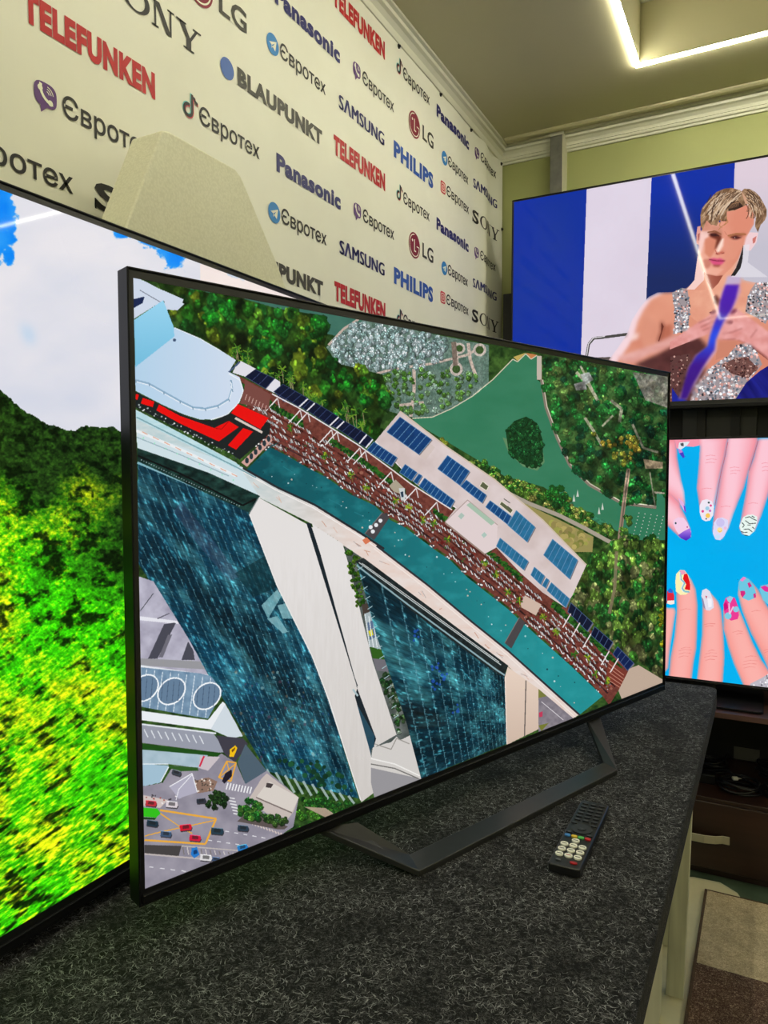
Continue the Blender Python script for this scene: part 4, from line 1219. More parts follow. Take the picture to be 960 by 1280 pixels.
    p.scatter(c6([(640, 580), (720, 575), (740, 605), (640, 650)]), 24, [(70, 130, 40), (45, 100, 34)], (2.4, 4), 29); p.fill(c6([(660, 565), (740, 570), (770, 590), (740, 605), (700, 585)]), (200, 170, 155), .8)

    def car(x, y, L, col, a=0.12, k=0.48):
        q = c6([(x, y)])[0]
        L /= 3
        ca, sa = math.cos(a), math.sin(a)
        pts = [(q[0] + u * ca - v * sa, q[1] + u * sa + v * ca) for u, v in ((-L / 2, -L * k / 2), (L / 2 * .8, -L * k / 2), (L / 2, 0), (L / 2 * .8, L * k / 2), (-L / 2, L * k / 2))]
        p.fill([(u + .6, v + 1.4) for u, v in pts], (60, 56, 62)); p.fill(pts, col)
        p.fill([(q[0] + (u - q[0]) * .55, q[1] - .8 + (v - q[1]) * .6) for u, v in pts], np.array(col) * .45 + 18)
        p.line([pts[0], pts[1]], .7, np.minimum(np.array(col) * 1.5 + 40, 255))
    p.fill(c6([(56, 568), (110, 572), (122, 590), (105, 606), (58, 602)]), (52, 190, 30)); p.fill(c6([(58, 604), (106, 607), (100, 614), (58, 612)]), (30, 60, 30))
    for x, y, L, col, a in ((87, 553, 42, (190, 50, 60), .1), (165, 557, 46, (215, 205, 210), .1), (92, 628, 44, (34, 52, 66), .15), (143, 668, 42, (62, 84, 112), .1), (217, 643, 46, (205, 28, 50), -.1), (252, 683, 44, (205, 30, 62), .1), (335, 657, 48, (40, 62, 76), .1), (432, 646, 42, (44, 60, 76), .1), (182, 438, 36, (60, 66, 76), .3), (275, 543, 36, (48, 52, 62), -.1), (293, 757, 46, (216, 214, 216), .1), (430, 718, 40, (40, 120, 190), -.2), (330, 762, 30, (60, 80, 110), .1)):
        car(x, y, L, col, a)
    p.fill(c6([(238, 720), (258, 716), (268, 745), (248, 758), (236, 745)]), (40, 120, 200)); p.fill(c6([(244, 730), (258, 726), (260, 740), (246, 744)]), (20, 60, 110))
    p.fill(c6([(382, 350), (402, 335), (410, 345), (396, 378), (380, 378)]), (240, 190, 20)); p.fill(c6([(388, 352), (402, 342), (400, 352), (390, 362)]), (120, 80, 20)); p.fill(c6([(364, 440), (388, 425), (390, 450), (362, 478), (352, 470)]), (34, 30, 42))
    p.line(c6([(268, 415), (285, 375)]), 2.2, (205, 40, 70)); 
    return p


def paint_hill(corners):
    p = Pic(1500, 844, corners, (226, 226, 236))
    full = [(-400, 0), (700, 0), (700, 1250), (-400, 1400)]
    p.tex([(-300, -50), (900, -50), (900, 900), (-300, 1300)], lambda x, y: lerp((232, 229, 234), (210, 214, 228), fbm(x * .012, y * .02) * 1.3 - .3 + (y - 300) / 900))

    def sky(x, y):
        f = np.full(np.shape(x), -9.0)
        for cx, cy, rx, ry in ((-40, 270, 50, 75), (-4, 282, 24, 48), (8, 262, 13, 26), (10, 320, 9, 14), (126, 276, 14, 8), (158, 290, 26, 9), (192, 299, 24, 12), (217, 318, 19, 21), (234, 312, 13, 11), (298, 341, 13, 9), (-160, 300, 90, 70)):
            f = np.maximum(f, 1 - np.sqrt(((x - cx) / rx) ** 2 + ((y - cy) / ry) ** 2))
        f = f + (fbm(x * .06 + 4, y * .07, 5, .62) - .5) * 1.5
        return np.clip(f * 5 - .2, 0, 1)
    p.tex([(-300, 100), (340, 240), (340, 420), (-300, 420)], lambda x, y: lerp((0, 130, 246), (60, 165, 248), fbm(x * .05, y * .05) * 1.2 - .2), sky)
    p.tex([(25, 405), (40, 410), (44, 428), (32, 430)], lambda x, y: lerp((190, 212, 235), (150, 200, 240), fbm(x * .2, y * .2)), .6)
    p.blur([(10, 390), (60, 390), (60, 445), (10, 445)], 6)
    p.tex([(250, 330), (330, 350), (460, 395), (460, 420), (250, 420)], lambda x, y: lerp((245, 226, 218), (252, 238, 230), fbm(x * .03, y * .03)), .8)
    rid = [(-420, 400), (-200, 440), (-60, 470), (0, 488), (14, 500), (30, 515), (48, 525), (70, 534), (92, 540), (108, 533), (125, 536), (140, 534), (166, 545), (300, 560), (460, 640)]
    rr = []
    rg = random.Random(2)
    for (x0, y0), (x1, y1) in zip(rid[:-1], rid[1:]):
        n = max(2, int(abs(x1 - x0) / 3))
        for k in range(n):
            rr.append((x0 + (x1 - x0) * k / n, y0 + (y1 - y0) * k / n + rg.uniform(-2.2, 1.2)))

    def hill(x, y):
        # canopy, with a streak growing toward the bottom of the picture
        g = np.clip((y - 560) / 500, 0, 1)
        ang = 0.62
        u = x * math.cos(ang) - y * math.sin(ang)
        v = x * math.sin(ang) + y * math.cos(ang)
        st = 1 - g * .72
        n1 = fbm(x * .085, y * .10, 4, .6)
        n2 = fbm(u * .16 * .33 + 40, v * .20, 3, .6)
        n3 = fbm(x * .25, y * .3, 3, .6)
        n = n1 * (1 - g * .75) + n2 * g * .75
        f = n3 * (1 - g) + fbm(u * .10, v * .42 + 9, 3, .6) * g
        big = fbm(x * .018 + 3, y * .018, 3)
        lit = np.clip((y - 555 - x * .42) / 130 + (big - .5) * 1.6, 0, 1)
        c = lerp((22, 46, 14), (40, 74, 20), f)
        br = lerp((58, 208, 10), (205, 228, 20), (big - .42) * 2.6 + (f - .5) * 2.2)
        c = c * (1 - lit[..., None]) + br * lit[..., None]
        sh = np.clip((.50 - n) * 6 + (.44 - fbm(x * .03 + 50, y * .04, 3)) * 3.0, 0, 1) * .88
        c = c * (1 - sh[..., None]) + np.array((8, 22, 4)) * sh[..., None]
        f2 = fbm(x * .45, y * .5 + 31, 2) * (1 - g * .6) + f * g * .6
        c = c * np.clip(0.14 + f * 1.0 + f2 * .75, 0.2, 1.5)[..., None]
        hi = np.clip((f - .6) * 4, 0, 1) * lit
        return c + hi[..., None] * np.array((60, 40, 6))
    p.tex(rr + [(460, 1300), (-420, 1500)], hill)
    for k in range(60):
        x, y = rr[rg.randrange(len(rr))]
        p.fill(ring(x, y + 2, rg.uniform(1.5, 3.5), 7), (30, 52, 26))
    return p


def paint_model(corners):
    p = Pic(1500, 844, corners, (222, 210, 226))
    a, h, v, o = CRP(630, 190, 2.909), CRP(850, 225, 8.727), CRP(840, 340, 7.533), CRP(730, 340, 8.0)
    BL = lambda x, y: lerp((8, 44, 162), (20, 52, 150), fbm(x * .02, y * .02)) 
    BD = lambda x, y: lerp((8, 46, 165), (26, 42, 98), (y - 240) / 110)
    p.tex([(600, 150), (735, 150), (733.5, 235), (726, 450), (720, 560), (590, 560)], BL)
    p.tex([(735, 150), (816, 150), (814.5, 222), (808, 370), (800, 560), (720, 560), (726, 450), (733.5, 235)], lambda x, y: lerp((226, 216, 232), (218, 206, 222), fbm(x * .02, y * .02)))
    p.tex([(816, 150), (919, 150), (918.5, 203), (914, 360), (905, 560), (800, 560), (808, 370), (814.5, 222)], BD)
    p.tex([(919, 150), (1100, 150), (1100, 560), (905, 560), (914, 360), (918.5, 203)], lambda x, y: lerp((222, 205, 218), (196, 192, 206), (y - 220) / 90))
    p.fill([(1060, 120), (1180, 120), (1180, 560), (1060, 560)], (10, 48, 165)); p.fill([(1180, 120), (1400, 120), (1400, 600), (1180, 600)], (222, 212, 226))
    # chair rail
    p.line([(733, 447), (736, 430), (742, 423), (756, 421.5), (790, 417)], 3.4, (70, 68, 66)); p.line([(733, 447), (735.5, 430), (741.5, 422.5), (756, 420.5)], 1.2, (215, 210, 215)); p.fill([(738, 447), (770, 446), (765, 455), (738, 452)], (90, 80, 78))
    SK = lambda x, y: lerp((236, 168, 140), (206, 122, 100), fbm(x * .04, y * .04) * .6 + (y - 380) / 200)
    body = [(750, 465), (760, 451), (772, 435), (784, 417), (790, 400), (800, 384), (811, 371), (822, 365.5), (842, 365), (858, 360), (868, 352), (872, 340), (872, 318), (926, 320), (918, 340), (930, 350), (944, 353), (975, 356), (1000, 375), (1010, 420), (1010, 520), (830, 520), (800, 490), (750, 475)]
    p.tex(body, SK)
    p.fill([(750, 465), (760, 451), (772, 435), (784, 417), (790, 400), (800, 384), (811, 371), (822, 365.5), (830, 366), (814, 374), (804, 388), (797, 402), (793, 418), (786, 432), (776, 446), (768, 458)], (246, 214, 220)); p.fill(o([(470, 640), (550, 600), (540, 670), (480, 690)]), (250, 220, 215), .8)
    p.tex(o([(600, 400), (760, 540), (770, 640), (720, 720), (600, 760), (560, 640)]), lambda x, y: lerp((214, 140, 116), (226, 156, 132), fbm(x * .1, y * .1)), .8)
    p.fill(o([(770, 480), (800, 540), (750, 700), (735, 690), (768, 590)]), (96, 42, 34)); p.fill(o([(790, 540), (880, 520), (880, 640), (770, 690), (765, 640)]), (178, 98, 76), .8)
    # dark below the forearm, brown jewelled side
    p.tex([(793, 456), (826, 441), (850, 428), (872, 420), (884, 432), (880, 470), (866, 505), (838, 505), (838, 472)], lambda x, y: lerp((64, 34, 36), (110, 62, 60), fbm(x * .2, y * .2)))
    p.tex(o([(330, 850), (470, 800), (720, 715), (870, 640), (960, 615), (960, 680), (820, 770), (640, 830), (520, 905), (400, 910)]), lambda x, y: lerp((206, 130, 118), (238, 186, 180), fbm(x * .08, y * .2)))
    p.blur(body, 7)
    p.fill(o([(775, 500), (798, 545), (752, 695), (742, 690), (770, 600)]), (96, 42, 34), .8)
    # vest
    rg = random.Random(4)

    def gems(poly, n, r, seed, pal):
        p.fill(poly, np.mean(np.array(pal, float), 0) * .9)
        p.scatter(poly, n, pal, r, seed, False)
    pal = [(238, 236, 242), (205, 205, 215), (60, 58, 66), (232, 180, 172), (120, 118, 128), (250, 248, 250), (96, 112, 128), (214, 158, 150)]
    gems(v([(0, 195), (95, 150), (145, 160), (172, 340), (150, 550), (10, 585), (30, 400)]), 170, (.7, 1.7), 1, pal)
    gems(v([(790, 100), (904, 95), (1000, 110), (985, 260), (880, 490), (800, 430), (690, 380), (710, 250), (740, 170)]), 190, (.8, 1.8), 2, pal)
    gems(v([(600, 690), (740, 665), (800, 760), (850, 870), (800, 930), (700, 1040), (600, 1200), (170, 1215), (240, 1050), (330, 930), (430, 850), (520, 800)]), 420, (.9, 2.2), 3, pal)
    gems([(838, 446), (862, 442), (872, 470), (860, 500), (838, 500)], 110, (.7, 1.6), 5, [(120, 70, 66), (70, 36, 38), (190, 150, 140), (90, 50, 52), (50, 26, 30)])
    gems(v([(470, 870), (600, 810), (700, 800), (810, 900), (720, 1000), (560, 960)]), 120, (.6, 1.6), 6, [(120, 76, 70), (84, 48, 46), (190, 150, 140), (150, 104, 96), (60, 34, 36)])
    p.tex(v([(904, 885), (1200, 850), (1200, 1260), (560, 1260), (600, 1195), (700, 1040), (830, 930)]), lambda x, y: lerp((12, 12, 92), (30, 34, 140), fbm(x * .12 - y * .08, y * .02) * 1.8 - .5))
    p.fill(v([(0, 1090), (60, 1180), (150, 1215), (0, 1230)]), (30, 38, 150))
    # chest shade
    p.tex(v([(170, 180), (420, 160), (640, 200), (700, 240), (690, 400), (560, 430), (420, 380), (240, 470), (175, 420)]), lambda x, y: lerp((240, 178, 150), (222, 146, 122), fbm(x * .08, y * .08)))
    p.fill(v([(390, 230), (420, 215), (450, 260), (430, 320), (395, 290)]), (110, 52, 46)); p.fill(v([(440, 660), (620, 640), (600, 700), (520, 790), (410, 830), (420, 740)]), (206, 132, 108))
    # hands and right forearm
    HS = lambda x, y: lerp((242, 178, 176), (214, 134, 128), fbm(x * .12, y * .12) * 1.3 - .15)
    p.tex(v([(-20, 660), (100, 575), (180, 520), (250, 470), (330, 425), (420, 350), (470, 345), (470, 560), (330, 590), (180, 650), (-20, 730)]), HS)
    p.tex(v([(1300, 500), (900, 560), (800, 480), (700, 410), (620, 350), (580, 350), (500, 440), (470, 520), (430, 600), (430, 640), (620, 640), (740, 680), (900, 810), (1300, 1000)]), HS)
    for L in ([(250, 480), (420, 410)], [(270, 520), (420, 450)], [(290, 550), (420, 500)], [(470, 580), (560, 570), (660, 530)], [(440, 640), (600, 630)], [(560, 470), (500, 470)], [(740, 620), (800, 540)], [(620, 640), (740, 690)]):
        p.line(v(L), .9, (150, 78, 76), .8)
    p.fill(v([(540, 380), (600, 340), (610, 370), (560, 400)]), (110, 40, 70)); p.fill(v([(500, 470), (570, 460), (560, 490)]), (96, 36, 48)); p.fill(v([(350, 380), (420, 350), (410, 385), (370, 395)]), (110, 54, 70))
    p.fill(v([(740, 680), (900, 805), (904, 830), (760, 720)]), (120, 60, 62), .7)
    p.blur(v([(100, 560), (420, 340), (620, 340), (960, 560), (1000, 900), (740, 690), (430, 660), (180, 660)]), 3)
    # purple see-through shape painted across the hands and vest
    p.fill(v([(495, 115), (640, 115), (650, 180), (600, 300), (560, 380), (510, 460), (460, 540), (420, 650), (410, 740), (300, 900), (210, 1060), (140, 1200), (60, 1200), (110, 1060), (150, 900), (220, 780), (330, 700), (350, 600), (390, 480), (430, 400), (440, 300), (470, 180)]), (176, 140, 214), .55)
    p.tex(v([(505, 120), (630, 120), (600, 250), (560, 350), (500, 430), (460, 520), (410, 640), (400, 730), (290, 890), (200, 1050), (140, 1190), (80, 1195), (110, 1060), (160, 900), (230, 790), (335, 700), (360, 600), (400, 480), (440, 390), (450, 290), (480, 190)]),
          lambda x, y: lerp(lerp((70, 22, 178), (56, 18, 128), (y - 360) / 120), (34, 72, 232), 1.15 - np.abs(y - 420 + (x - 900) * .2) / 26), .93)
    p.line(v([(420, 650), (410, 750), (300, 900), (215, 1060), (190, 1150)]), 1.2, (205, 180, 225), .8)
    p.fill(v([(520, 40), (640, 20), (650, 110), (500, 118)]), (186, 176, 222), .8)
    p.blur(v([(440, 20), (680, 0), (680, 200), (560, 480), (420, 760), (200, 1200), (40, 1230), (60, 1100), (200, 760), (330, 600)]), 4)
    # neck shade, head
    p.tex([(874, 318), (926, 318), (905, 342), (898, 354), (890, 362), (884, 352), (878, 338)], lambda x, y: lerp((196, 116, 96), (150, 76, 62), (x - 872) / 30))
    p.fill([(872, 320), (880, 332), (880, 350), (868, 362), (858, 362), (868, 350)], (246, 206, 198))
    face = h([(250, 520), (225, 560), (205, 640), (195, 800), (215, 900), (240, 990), (300, 1030), (400, 1050), (480, 1040), (560, 960), (640, 860), (700, 720), (740, 600), (810, 480), (820, 300), (700, 260), (500, 320), (400, 540)])
    p.tex(face, lambda x, y: lerp((238, 172, 150), (222, 140, 116), (x - 880) / 40 + (fbm(x * .1, y * .1) - .5) * .4))
    p.fill(h([(190, 510), (225, 500), (225, 640), (205, 715), (180, 690), (178, 600)]), (226, 160, 150)); p.fill(h([(195, 590), (215, 580), (210, 660), (195, 660)]), (170, 90, 84))
    p.tex(h([(235, 430), (420, 430), (470, 600), (240, 600)]), lambda x, y: lerp((238, 172, 150), (190, 120, 98), fbm(x * .1, y * .1)))
    p.fill(h([(225, 560), (330, 560), (310, 610), (260, 680), (230, 800), (200, 800), (205, 660)]), (250, 212, 206), .8)
    p.fill(h([(760, 570), (855, 575), (835, 680), (770, 770), (720, 770), (700, 700), (720, 620)]), (240, 206, 210)); p.fill(h([(790, 640), (835, 610), (820, 680), (795, 695)]), (206, 120, 112))
    # cheeks and planes
    p.fill(h([(270, 640), (400, 600), (440, 650), (390, 760), (330, 850), (270, 800)]), (208, 122, 94), .7); p.fill(h([(520, 640), (700, 640), (680, 720), (600, 860), (500, 880), (500, 780)]), (226, 150, 126), .7)
    p.fill(h([(250, 870), (320, 860), (340, 920), (300, 980), (260, 950)]), (190, 110, 92), .7); p.fill(h([(270, 960), (480, 970), (400, 1045), (300, 1030)]), (244, 186, 166), .5)
    p.fill(h([(310, 590), (390, 575), (450, 610), (455, 660), (400, 740), (380, 760), (400, 650), (330, 620)]), (112, 52, 40)); p.fill(h([(330, 585), (400, 590), (420, 612), (340, 612)]), (60, 26, 30))
    p.fill(h([(520, 612), (600, 590), (700, 580), (730, 600), (640, 612), (560, 640)]), (168, 98, 66)); p.fill(h([(560, 625), (610, 615), (665, 632), (620, 648), (575, 645)]), (92, 40, 40)); p.fill(h([(270, 575), (400, 560), (450, 590), (400, 580)]), (140, 84, 60)); p.line(h([(560, 612), (640, 605), (680, 622)]), .8, (80, 36, 36))
    p.fill(h([(455, 640), (480, 640), (470, 720), (420, 800), (395, 770), (410, 720)]), (252, 214, 198)); p.fill(h([(420, 790), (490, 770), (480, 800), (400, 815), (385, 800)]), (190, 96, 80)); p.fill(h([(480, 640), (530, 640), (510, 780), (470, 790)]), (228, 150, 128), .8)
    p.fill(h([(315, 862), (365, 850), (400, 858), (440, 852), (492, 880), (460, 920), (400, 938), (350, 915)]), (222, 84, 128)); p.line(h([(318, 866), (400, 882), (490, 882)]), .9, (130, 40, 66)); p.fill(h([(350, 925), (450, 925), (420, 950), (370, 945)]), (160, 84, 72))
    p.blur(face, 3); p.line(h([(318, 866), (400, 882), (490, 882)]), .8, (130, 40, 66)); p.fill(h([(335, 588), (400, 592), (425, 612), (345, 606)]), (64, 28, 30), .7); p.fill(h([(570, 628), (610, 618), (660, 632), (620, 642)]), (84, 36, 38), .8); p.line(h([(385, 765), (400, 800), (430, 812)]), .8, (190, 96, 84))
    for L, w_, c_ in (([(332, 592), (385, 596), (428, 612)], 1.1, (66, 30, 30)), ([(552, 626), (612, 614), (668, 632)], .9, (84, 38, 36)), ([(575, 640), (620, 646), (655, 638)], .6, (150, 80, 72)), ([(300, 572), (380, 556), (452, 594)], 1.5, (138, 84, 60)), ([(520, 608), (620, 584), (722, 594)], 1.7, (166, 106, 70)), ([(392, 800), (412, 812)], .9, (130, 56, 50)), ([(455, 802), (484, 794)], .9, (140, 62, 54)), ([(485, 560), (510, 600)], .6, (190, 110, 90))):
        p.line(h(L), w_, c_, .85)
    p.dot(*h([(612, 627)])[0], .9, (70, 40, 40)); p.dot(*h([(598, 630)])[0], .5, (235, 215, 210)); p.dot(*h([(385, 602)])[0], .8, (50, 24, 26))
    p.line(h([(470, 640), (448, 700), (418, 780)]), 1.0, (255, 226, 212), .8)
    # hair
    hair = h([(225, 500), (222, 380), (240, 310), (285, 250), (340, 190), (400, 130), (480, 95), (560, 85), (630, 105), (670, 125), (700, 95), (760, 98), (820, 130), (870, 180), (905, 240), (945, 320), (945, 390), (925, 440), (880, 490), (850, 570), (820, 510), (825, 400), (800, 320), (740, 262), (690, 290), (600, 330), (510, 345), (515, 450), (470, 450), (430, 440), (400, 500), (370, 490), (340, 490), (290, 440), (265, 500), (245, 545)])
    p.tex(hair, lambda x, y: lerp((96, 68, 48), (176, 140, 108), fbm(x * .35 + y * .2, y * .12 - x * .05, 3) * 1.7 - .35))
    rgb = [(84, 58, 44), (206, 176, 146), (130, 94, 68), (226, 202, 176), (60, 40, 34), (182, 146, 112)]
    for k in range(150):
        t_ = rg.random()
        x0 = 660 - t_ * 300 + rg.uniform(-20, 20); y0 = 130 + t_ * 60 + rg.uniform(-30, 80)
        L = [(x0, y0)]
        ang = math.radians(rg.uniform(125, 160) - t_ * 15)
        for e in range(6):
            x0 += math.cos(ang) * 34; y0 += math.sin(ang) * 34
            ang -= rg.uniform(.02, .12)
            L.append((x0, y0))
        ok = [q for q in L if q[1] < 480 + (250 - q[0]) * .2 and q[0] > 228 and not (q[0] > 480 and q[1] > 330)]
        if len(ok) > 1:
            p.line(h(ok), rg.uniform(.6, 1.5), rg.choice(rgb), .8)
    for k in range(80):
        x0, y0 = 720 + rg.uniform(-20, 60), 130 + rg.uniform(-20, 120)
        ang = math.radians(rg.uniform(10, 55))
        L = [(x0, y0)]
        for e in range(7):
            x0 += math.cos(ang) * 28; y0 += math.sin(ang) * 28
            ang += rg.uniform(.08, .26)
            L.append((x0, y0))
        ok = [q for q in L if q[0] < 935 and q[1] < 540 and q[0] - 640 > (q[1] - 240) * .45]
        if len(ok) > 1:
            p.line(h(ok), rg.uniform(.5, 1.1), rg.choice(rgb), .85)
    p.fill(h([(520, 290), (560, 240), (640, 230), (690, 290), (600, 325), (530, 335)]), (58, 40, 34))
    for k in range(6):
        p.line(h([(520 + k * 22, 320 - k * 6), (560 + k * 16, 265 - k * 4), (620 + k * 12, 240)]), .7, (150, 112, 84))
    p.fill(h([(670, 120), (720, 190), (740, 262), (712, 262), (690, 190)]), (206, 158, 130))
    for L in ([(515, 440), (490, 480), (440, 520), (420, 545)], [(450, 430), (430, 500), (460, 520)], [(500, 400), (525, 460), (480, 495)], [(250, 540), (235, 480), (232, 420)]):
        p.line(h(L), .8, (186, 128, 84))
    # dark and white gleam beside the jaw
    p.fill(h([(690, 710), (760, 700), (740, 900), (960, 1060), (560, 1060), (600, 1000)]), (232, 228, 236), .6); p.fill(h([(692, 705), (690, 780), (680, 880), (660, 960), (600, 1045), (555, 1045), (610, 960), (650, 850)]), (40, 36, 40))
    return p


def paint_nails(corners):
    p = Pic(1500, 844, corners, (0, 176, 240))
    a, b_ = CRP(830, 545, 7.385), CRP(830, 700, 7.385)
    p.tex([(500, 500), (1400, 500), (1400, 950), (500, 900)], lambda x, y: lerp((0, 182, 244), (2, 170, 236), fbm(x * .01, y * .02)))

    def finger(pts, k1=(244, 150, 158), k2=(252, 196, 206), f=None):
        P = np.array(pts, float)
        sl = p.mask(P)
        if sl is None:
            return
        p.fill(P, k1)
        c = P.mean(0)
        # soft tone along the middle of the finger
        for s_, al in ((.86, .3), (.72, .3), (.55, .35), (.38, .35)):
            q = P.copy()
            # shrink across the finger only
            d = (P[0] + P[-1]) / 2 - P[len(P) // 2]
            d /= np.linalg.norm(d)
            n = np.array([-d[1], d[0]])
            q = P - np.outer((P - c) @ n * (1 - s_), n)
            r2 = p.mask(q)
            if r2 is None:
                continue
            full = np.zeros((p.h, p.w), bool)
            full[sl[0]] = sl[1]
            mm = r2[1] & full[r2[0]]
            vv = p.a[r2[0]]
            vv[mm] = vv[mm] * (1 - al) + np.array(k2, float) * al
        p.blur(P, 5)
    PK, PL = (242, 140, 154), (255, 214, 228)
    RK, RL = (246, 148, 140), (252, 184, 178)
    # upper hand
    finger(a([(-60, 30), (120, 30), (125, 200), (160, 400), (190, 520), (198, 640), (150, 640), (60, 560), (-60, 500)]), PK, PL)
    finger(a([(-60, 520), (60, 540), (140, 620), (200, 740), (245, 850), (250, 920), (205, 965), (150, 945), (40, 840), (-60, 760)]), PK, PL)
    p.fill(a([(130, 570), (180, 610), (205, 710), (185, 690), (150, 630)]), (226, 178, 226)); p.fill(a([(180, 640), (196, 650), (204, 715), (188, 690)]), (120, 70, 200))
    p.fill(a([(100, 30), (340, 30), (335, 85), (270, 100), (200, 95), (150, 130), (115, 110)]), (246, 150, 172)); p.fill(a([(140, 60), (240, 50), (215, 85), (150, 130), (130, 115)]), (226, 232, 240)); p.fill(a([(150, 70), (180, 62), (182, 95), (158, 92)]), (40, 46, 52), .8)
    p.fill(a([(140, 130), (175, 140), (192, 195), (175, 205), (145, 165)]), (70, 62, 196)); p.fill(a([(130, 115), (165, 130), (175, 150), (140, 160)]), (196, 130, 214))
    finger(a([(325, 20), (600, 20), (590, 60), (565, 200), (530, 330), (500, 480), (470, 620), (455, 730), (420, 780), (370, 785), (335, 740), (318, 600), (300, 480), (318, 280), (330, 100)]), PK, PL)
    finger(a([(595, 20), (880, 20), (850, 130), (790, 310), (740, 480), (690, 600), (640, 730), (600, 850), (540, 955), (480, 960), (445, 880), (455, 750), (490, 560), (530, 340), (570, 180)]), PK, PL)
    finger(a([(880, 20), (1200, 20), (1100, 200), (1010, 400), (960, 560), (900, 740), (840, 880), (780, 920), (720, 910), (692, 850), (720, 700), (750, 540), (780, 340), (830, 200)]), PK, PL)
    finger([(985, 545), (1040, 545), (1020, 590), (1000, 640), (985, 655), (972, 650), (972, 610)], PK, PL); finger([(1040, 545), (1110, 545), (1080, 600), (1050, 640), (1035, 645), (1028, 620)], PK, PL)
    for L in ([(590, 55), (560, 200), (528, 335)], [(528, 335), (500, 480), (470, 640)], [(868, 45), (830, 170), (785, 320)]):
        p.line(a(L), .7, (206, 84, 96))
    for x, y, w_ in ((430, 180, 90), (440, 215, 100), (425, 245, 90), (650, 290, 90), (660, 320, 90), (640, 345, 60), (935, 250, 70), (940, 285, 70), (935, 320, 60), (395, 485, 100), (570, 650, 90), (820, 620, 90)):
        p.line(a([(x - w_ / 2, y + 5), (x, y - 4), (x + w_ / 2, y + 2)]), .5, (232, 110, 124), .7)

    def nail(pts, col):
        p.fill(pts, col)
    nail(a([(90, 775), (130, 750), (180, 755), (215, 800), (250, 880), (250, 930), (205, 965), (160, 940), (110, 870), (85, 810)]), (244, 206, 232))
    p.tex(a([(130, 915), (180, 880), (240, 850), (252, 900), (245, 940), (205, 967), (160, 945)]), lambda x, y: lerp((170, 120, 226), (70, 40, 190), (y - 663) / 12)); p.dot(*a([(108, 805)])[0], 1.2, (40, 70, 80)); p.dot(*a([(215, 840)])[0], 1, (190, 70, 130))
    N1 = a([(330, 640), (350, 595), (395, 582), (440, 600), (462, 650), (455, 730), (425, 780), (385, 788), (350, 770), (330, 710)])
    nail(N1, (240, 232, 244)); p.dot(*a([(400, 668)])[0], 2.6, (160, 205, 228)); p.dot(*a([(405, 735)])[0], 3, (250, 200, 90)); p.dot(*a([(358, 695)])[0], 1.7, (226, 70, 140)); p.dot(*a([(432, 642)])[0], 1.5, (226, 70, 140)); p.dot(*a([(425, 690)])[0], 1.6, (200, 110, 190)); p.dot(*a([(413, 615)])[0], 1.3, (40, 70, 70)); p.dot(*a([(390, 765)])[0], 1, (50, 60, 60))
    N2 = a([(460, 800), (490, 760), (540, 752), (590, 775), (592, 840), (560, 920), (520, 962), (475, 955), (450, 900)])
    nail(N2, (222, 218, 248)); p.dot(*a([(520, 800)])[0], 5.4, (205, 196, 240)); p.dot(*a([(515, 868)])[0], 3.4, (252, 226, 160)); p.line(a([(498, 875), (515, 885), (535, 872)]), .6, (232, 170, 60)); p.dot(*a([(565, 850)])[0], 2, (240, 190, 220)); p.dot(*a([(495, 930)])[0], 3, (200, 225, 250))
    N3 = a([(730, 750), (770, 728), (820, 725), (860, 745), (858, 800), (830, 880), (790, 920), (750, 918), (710, 880), (695, 830)])
    nail(N3, (232, 246, 240))
    for L in ([(750, 755), (790, 745), (820, 765), (855, 780)], [(810, 738), (838, 755)], [(750, 780), (790, 810), (850, 805)], [(720, 800), (742, 822), (725, 845)], [(735, 862), (780, 858), (815, 885)], [(815, 840), (835, 858)], [(710, 880), (740, 892), (770, 888)], [(740, 915), (775, 920)], [(770, 822), (800, 822)]):
        p.line(a(L), .9, (28, 40, 44))
    # lower hand
    finger(b_([(-40, 1100), (-40, 420), (40, 440), (100, 440), (110, 480), (85, 640), (60, 800), (40, 1000)]), RK, RL)
    finger(b_([(40, 1090), (60, 900), (95, 700), (118, 480), (112, 330), (130, 140), (200, 110), (255, 180), (295, 270), (312, 420), (308, 640), (300, 820), (275, 950), (255, 1120)]), RK, RL)
    finger(b_([(300, 1120), (325, 900), (350, 680), (352, 480), (360, 330), (400, 270), (440, 310), (500, 380), (530, 460), (545, 600), (555, 760), (560, 900), (545, 1130)]), RK, RL)
    finger(b_([(740, 1180), (640, 950), (590, 800), (550, 640), (545, 470), (570, 360), (640, 350), (690, 440), (740, 560), (820, 760), (900, 920), (1000, 1060), (1050, 1200)]), RK, RL)
    finger(b_([(1200, 1100), (960, 1000), (880, 830), (800, 670), (720, 470), (680, 320), (690, 200), (740, 160), (800, 190), (870, 270), (940, 400), (1040, 560), (1200, 800)]), RK, RL)
    finger([(1080, 860), (1010, 790), (975, 765), (955, 748), (950, 732), (962, 730), (990, 745), (1030, 775), (1090, 830)], RK, RL)
    p.fill(b_([(800, 1140), (900, 1090), (980, 1040), (1060, 1100), (1060, 1200), (780, 1170)]), (190, 186, 196)); p.scatter(b_([(810, 1135), (980, 1050), (1040, 1110), (1040, 1180), (820, 1160)]), 40, [(250, 250, 255), (130, 124, 140), (214, 206, 220)], (.6, 1.4), 3, False)
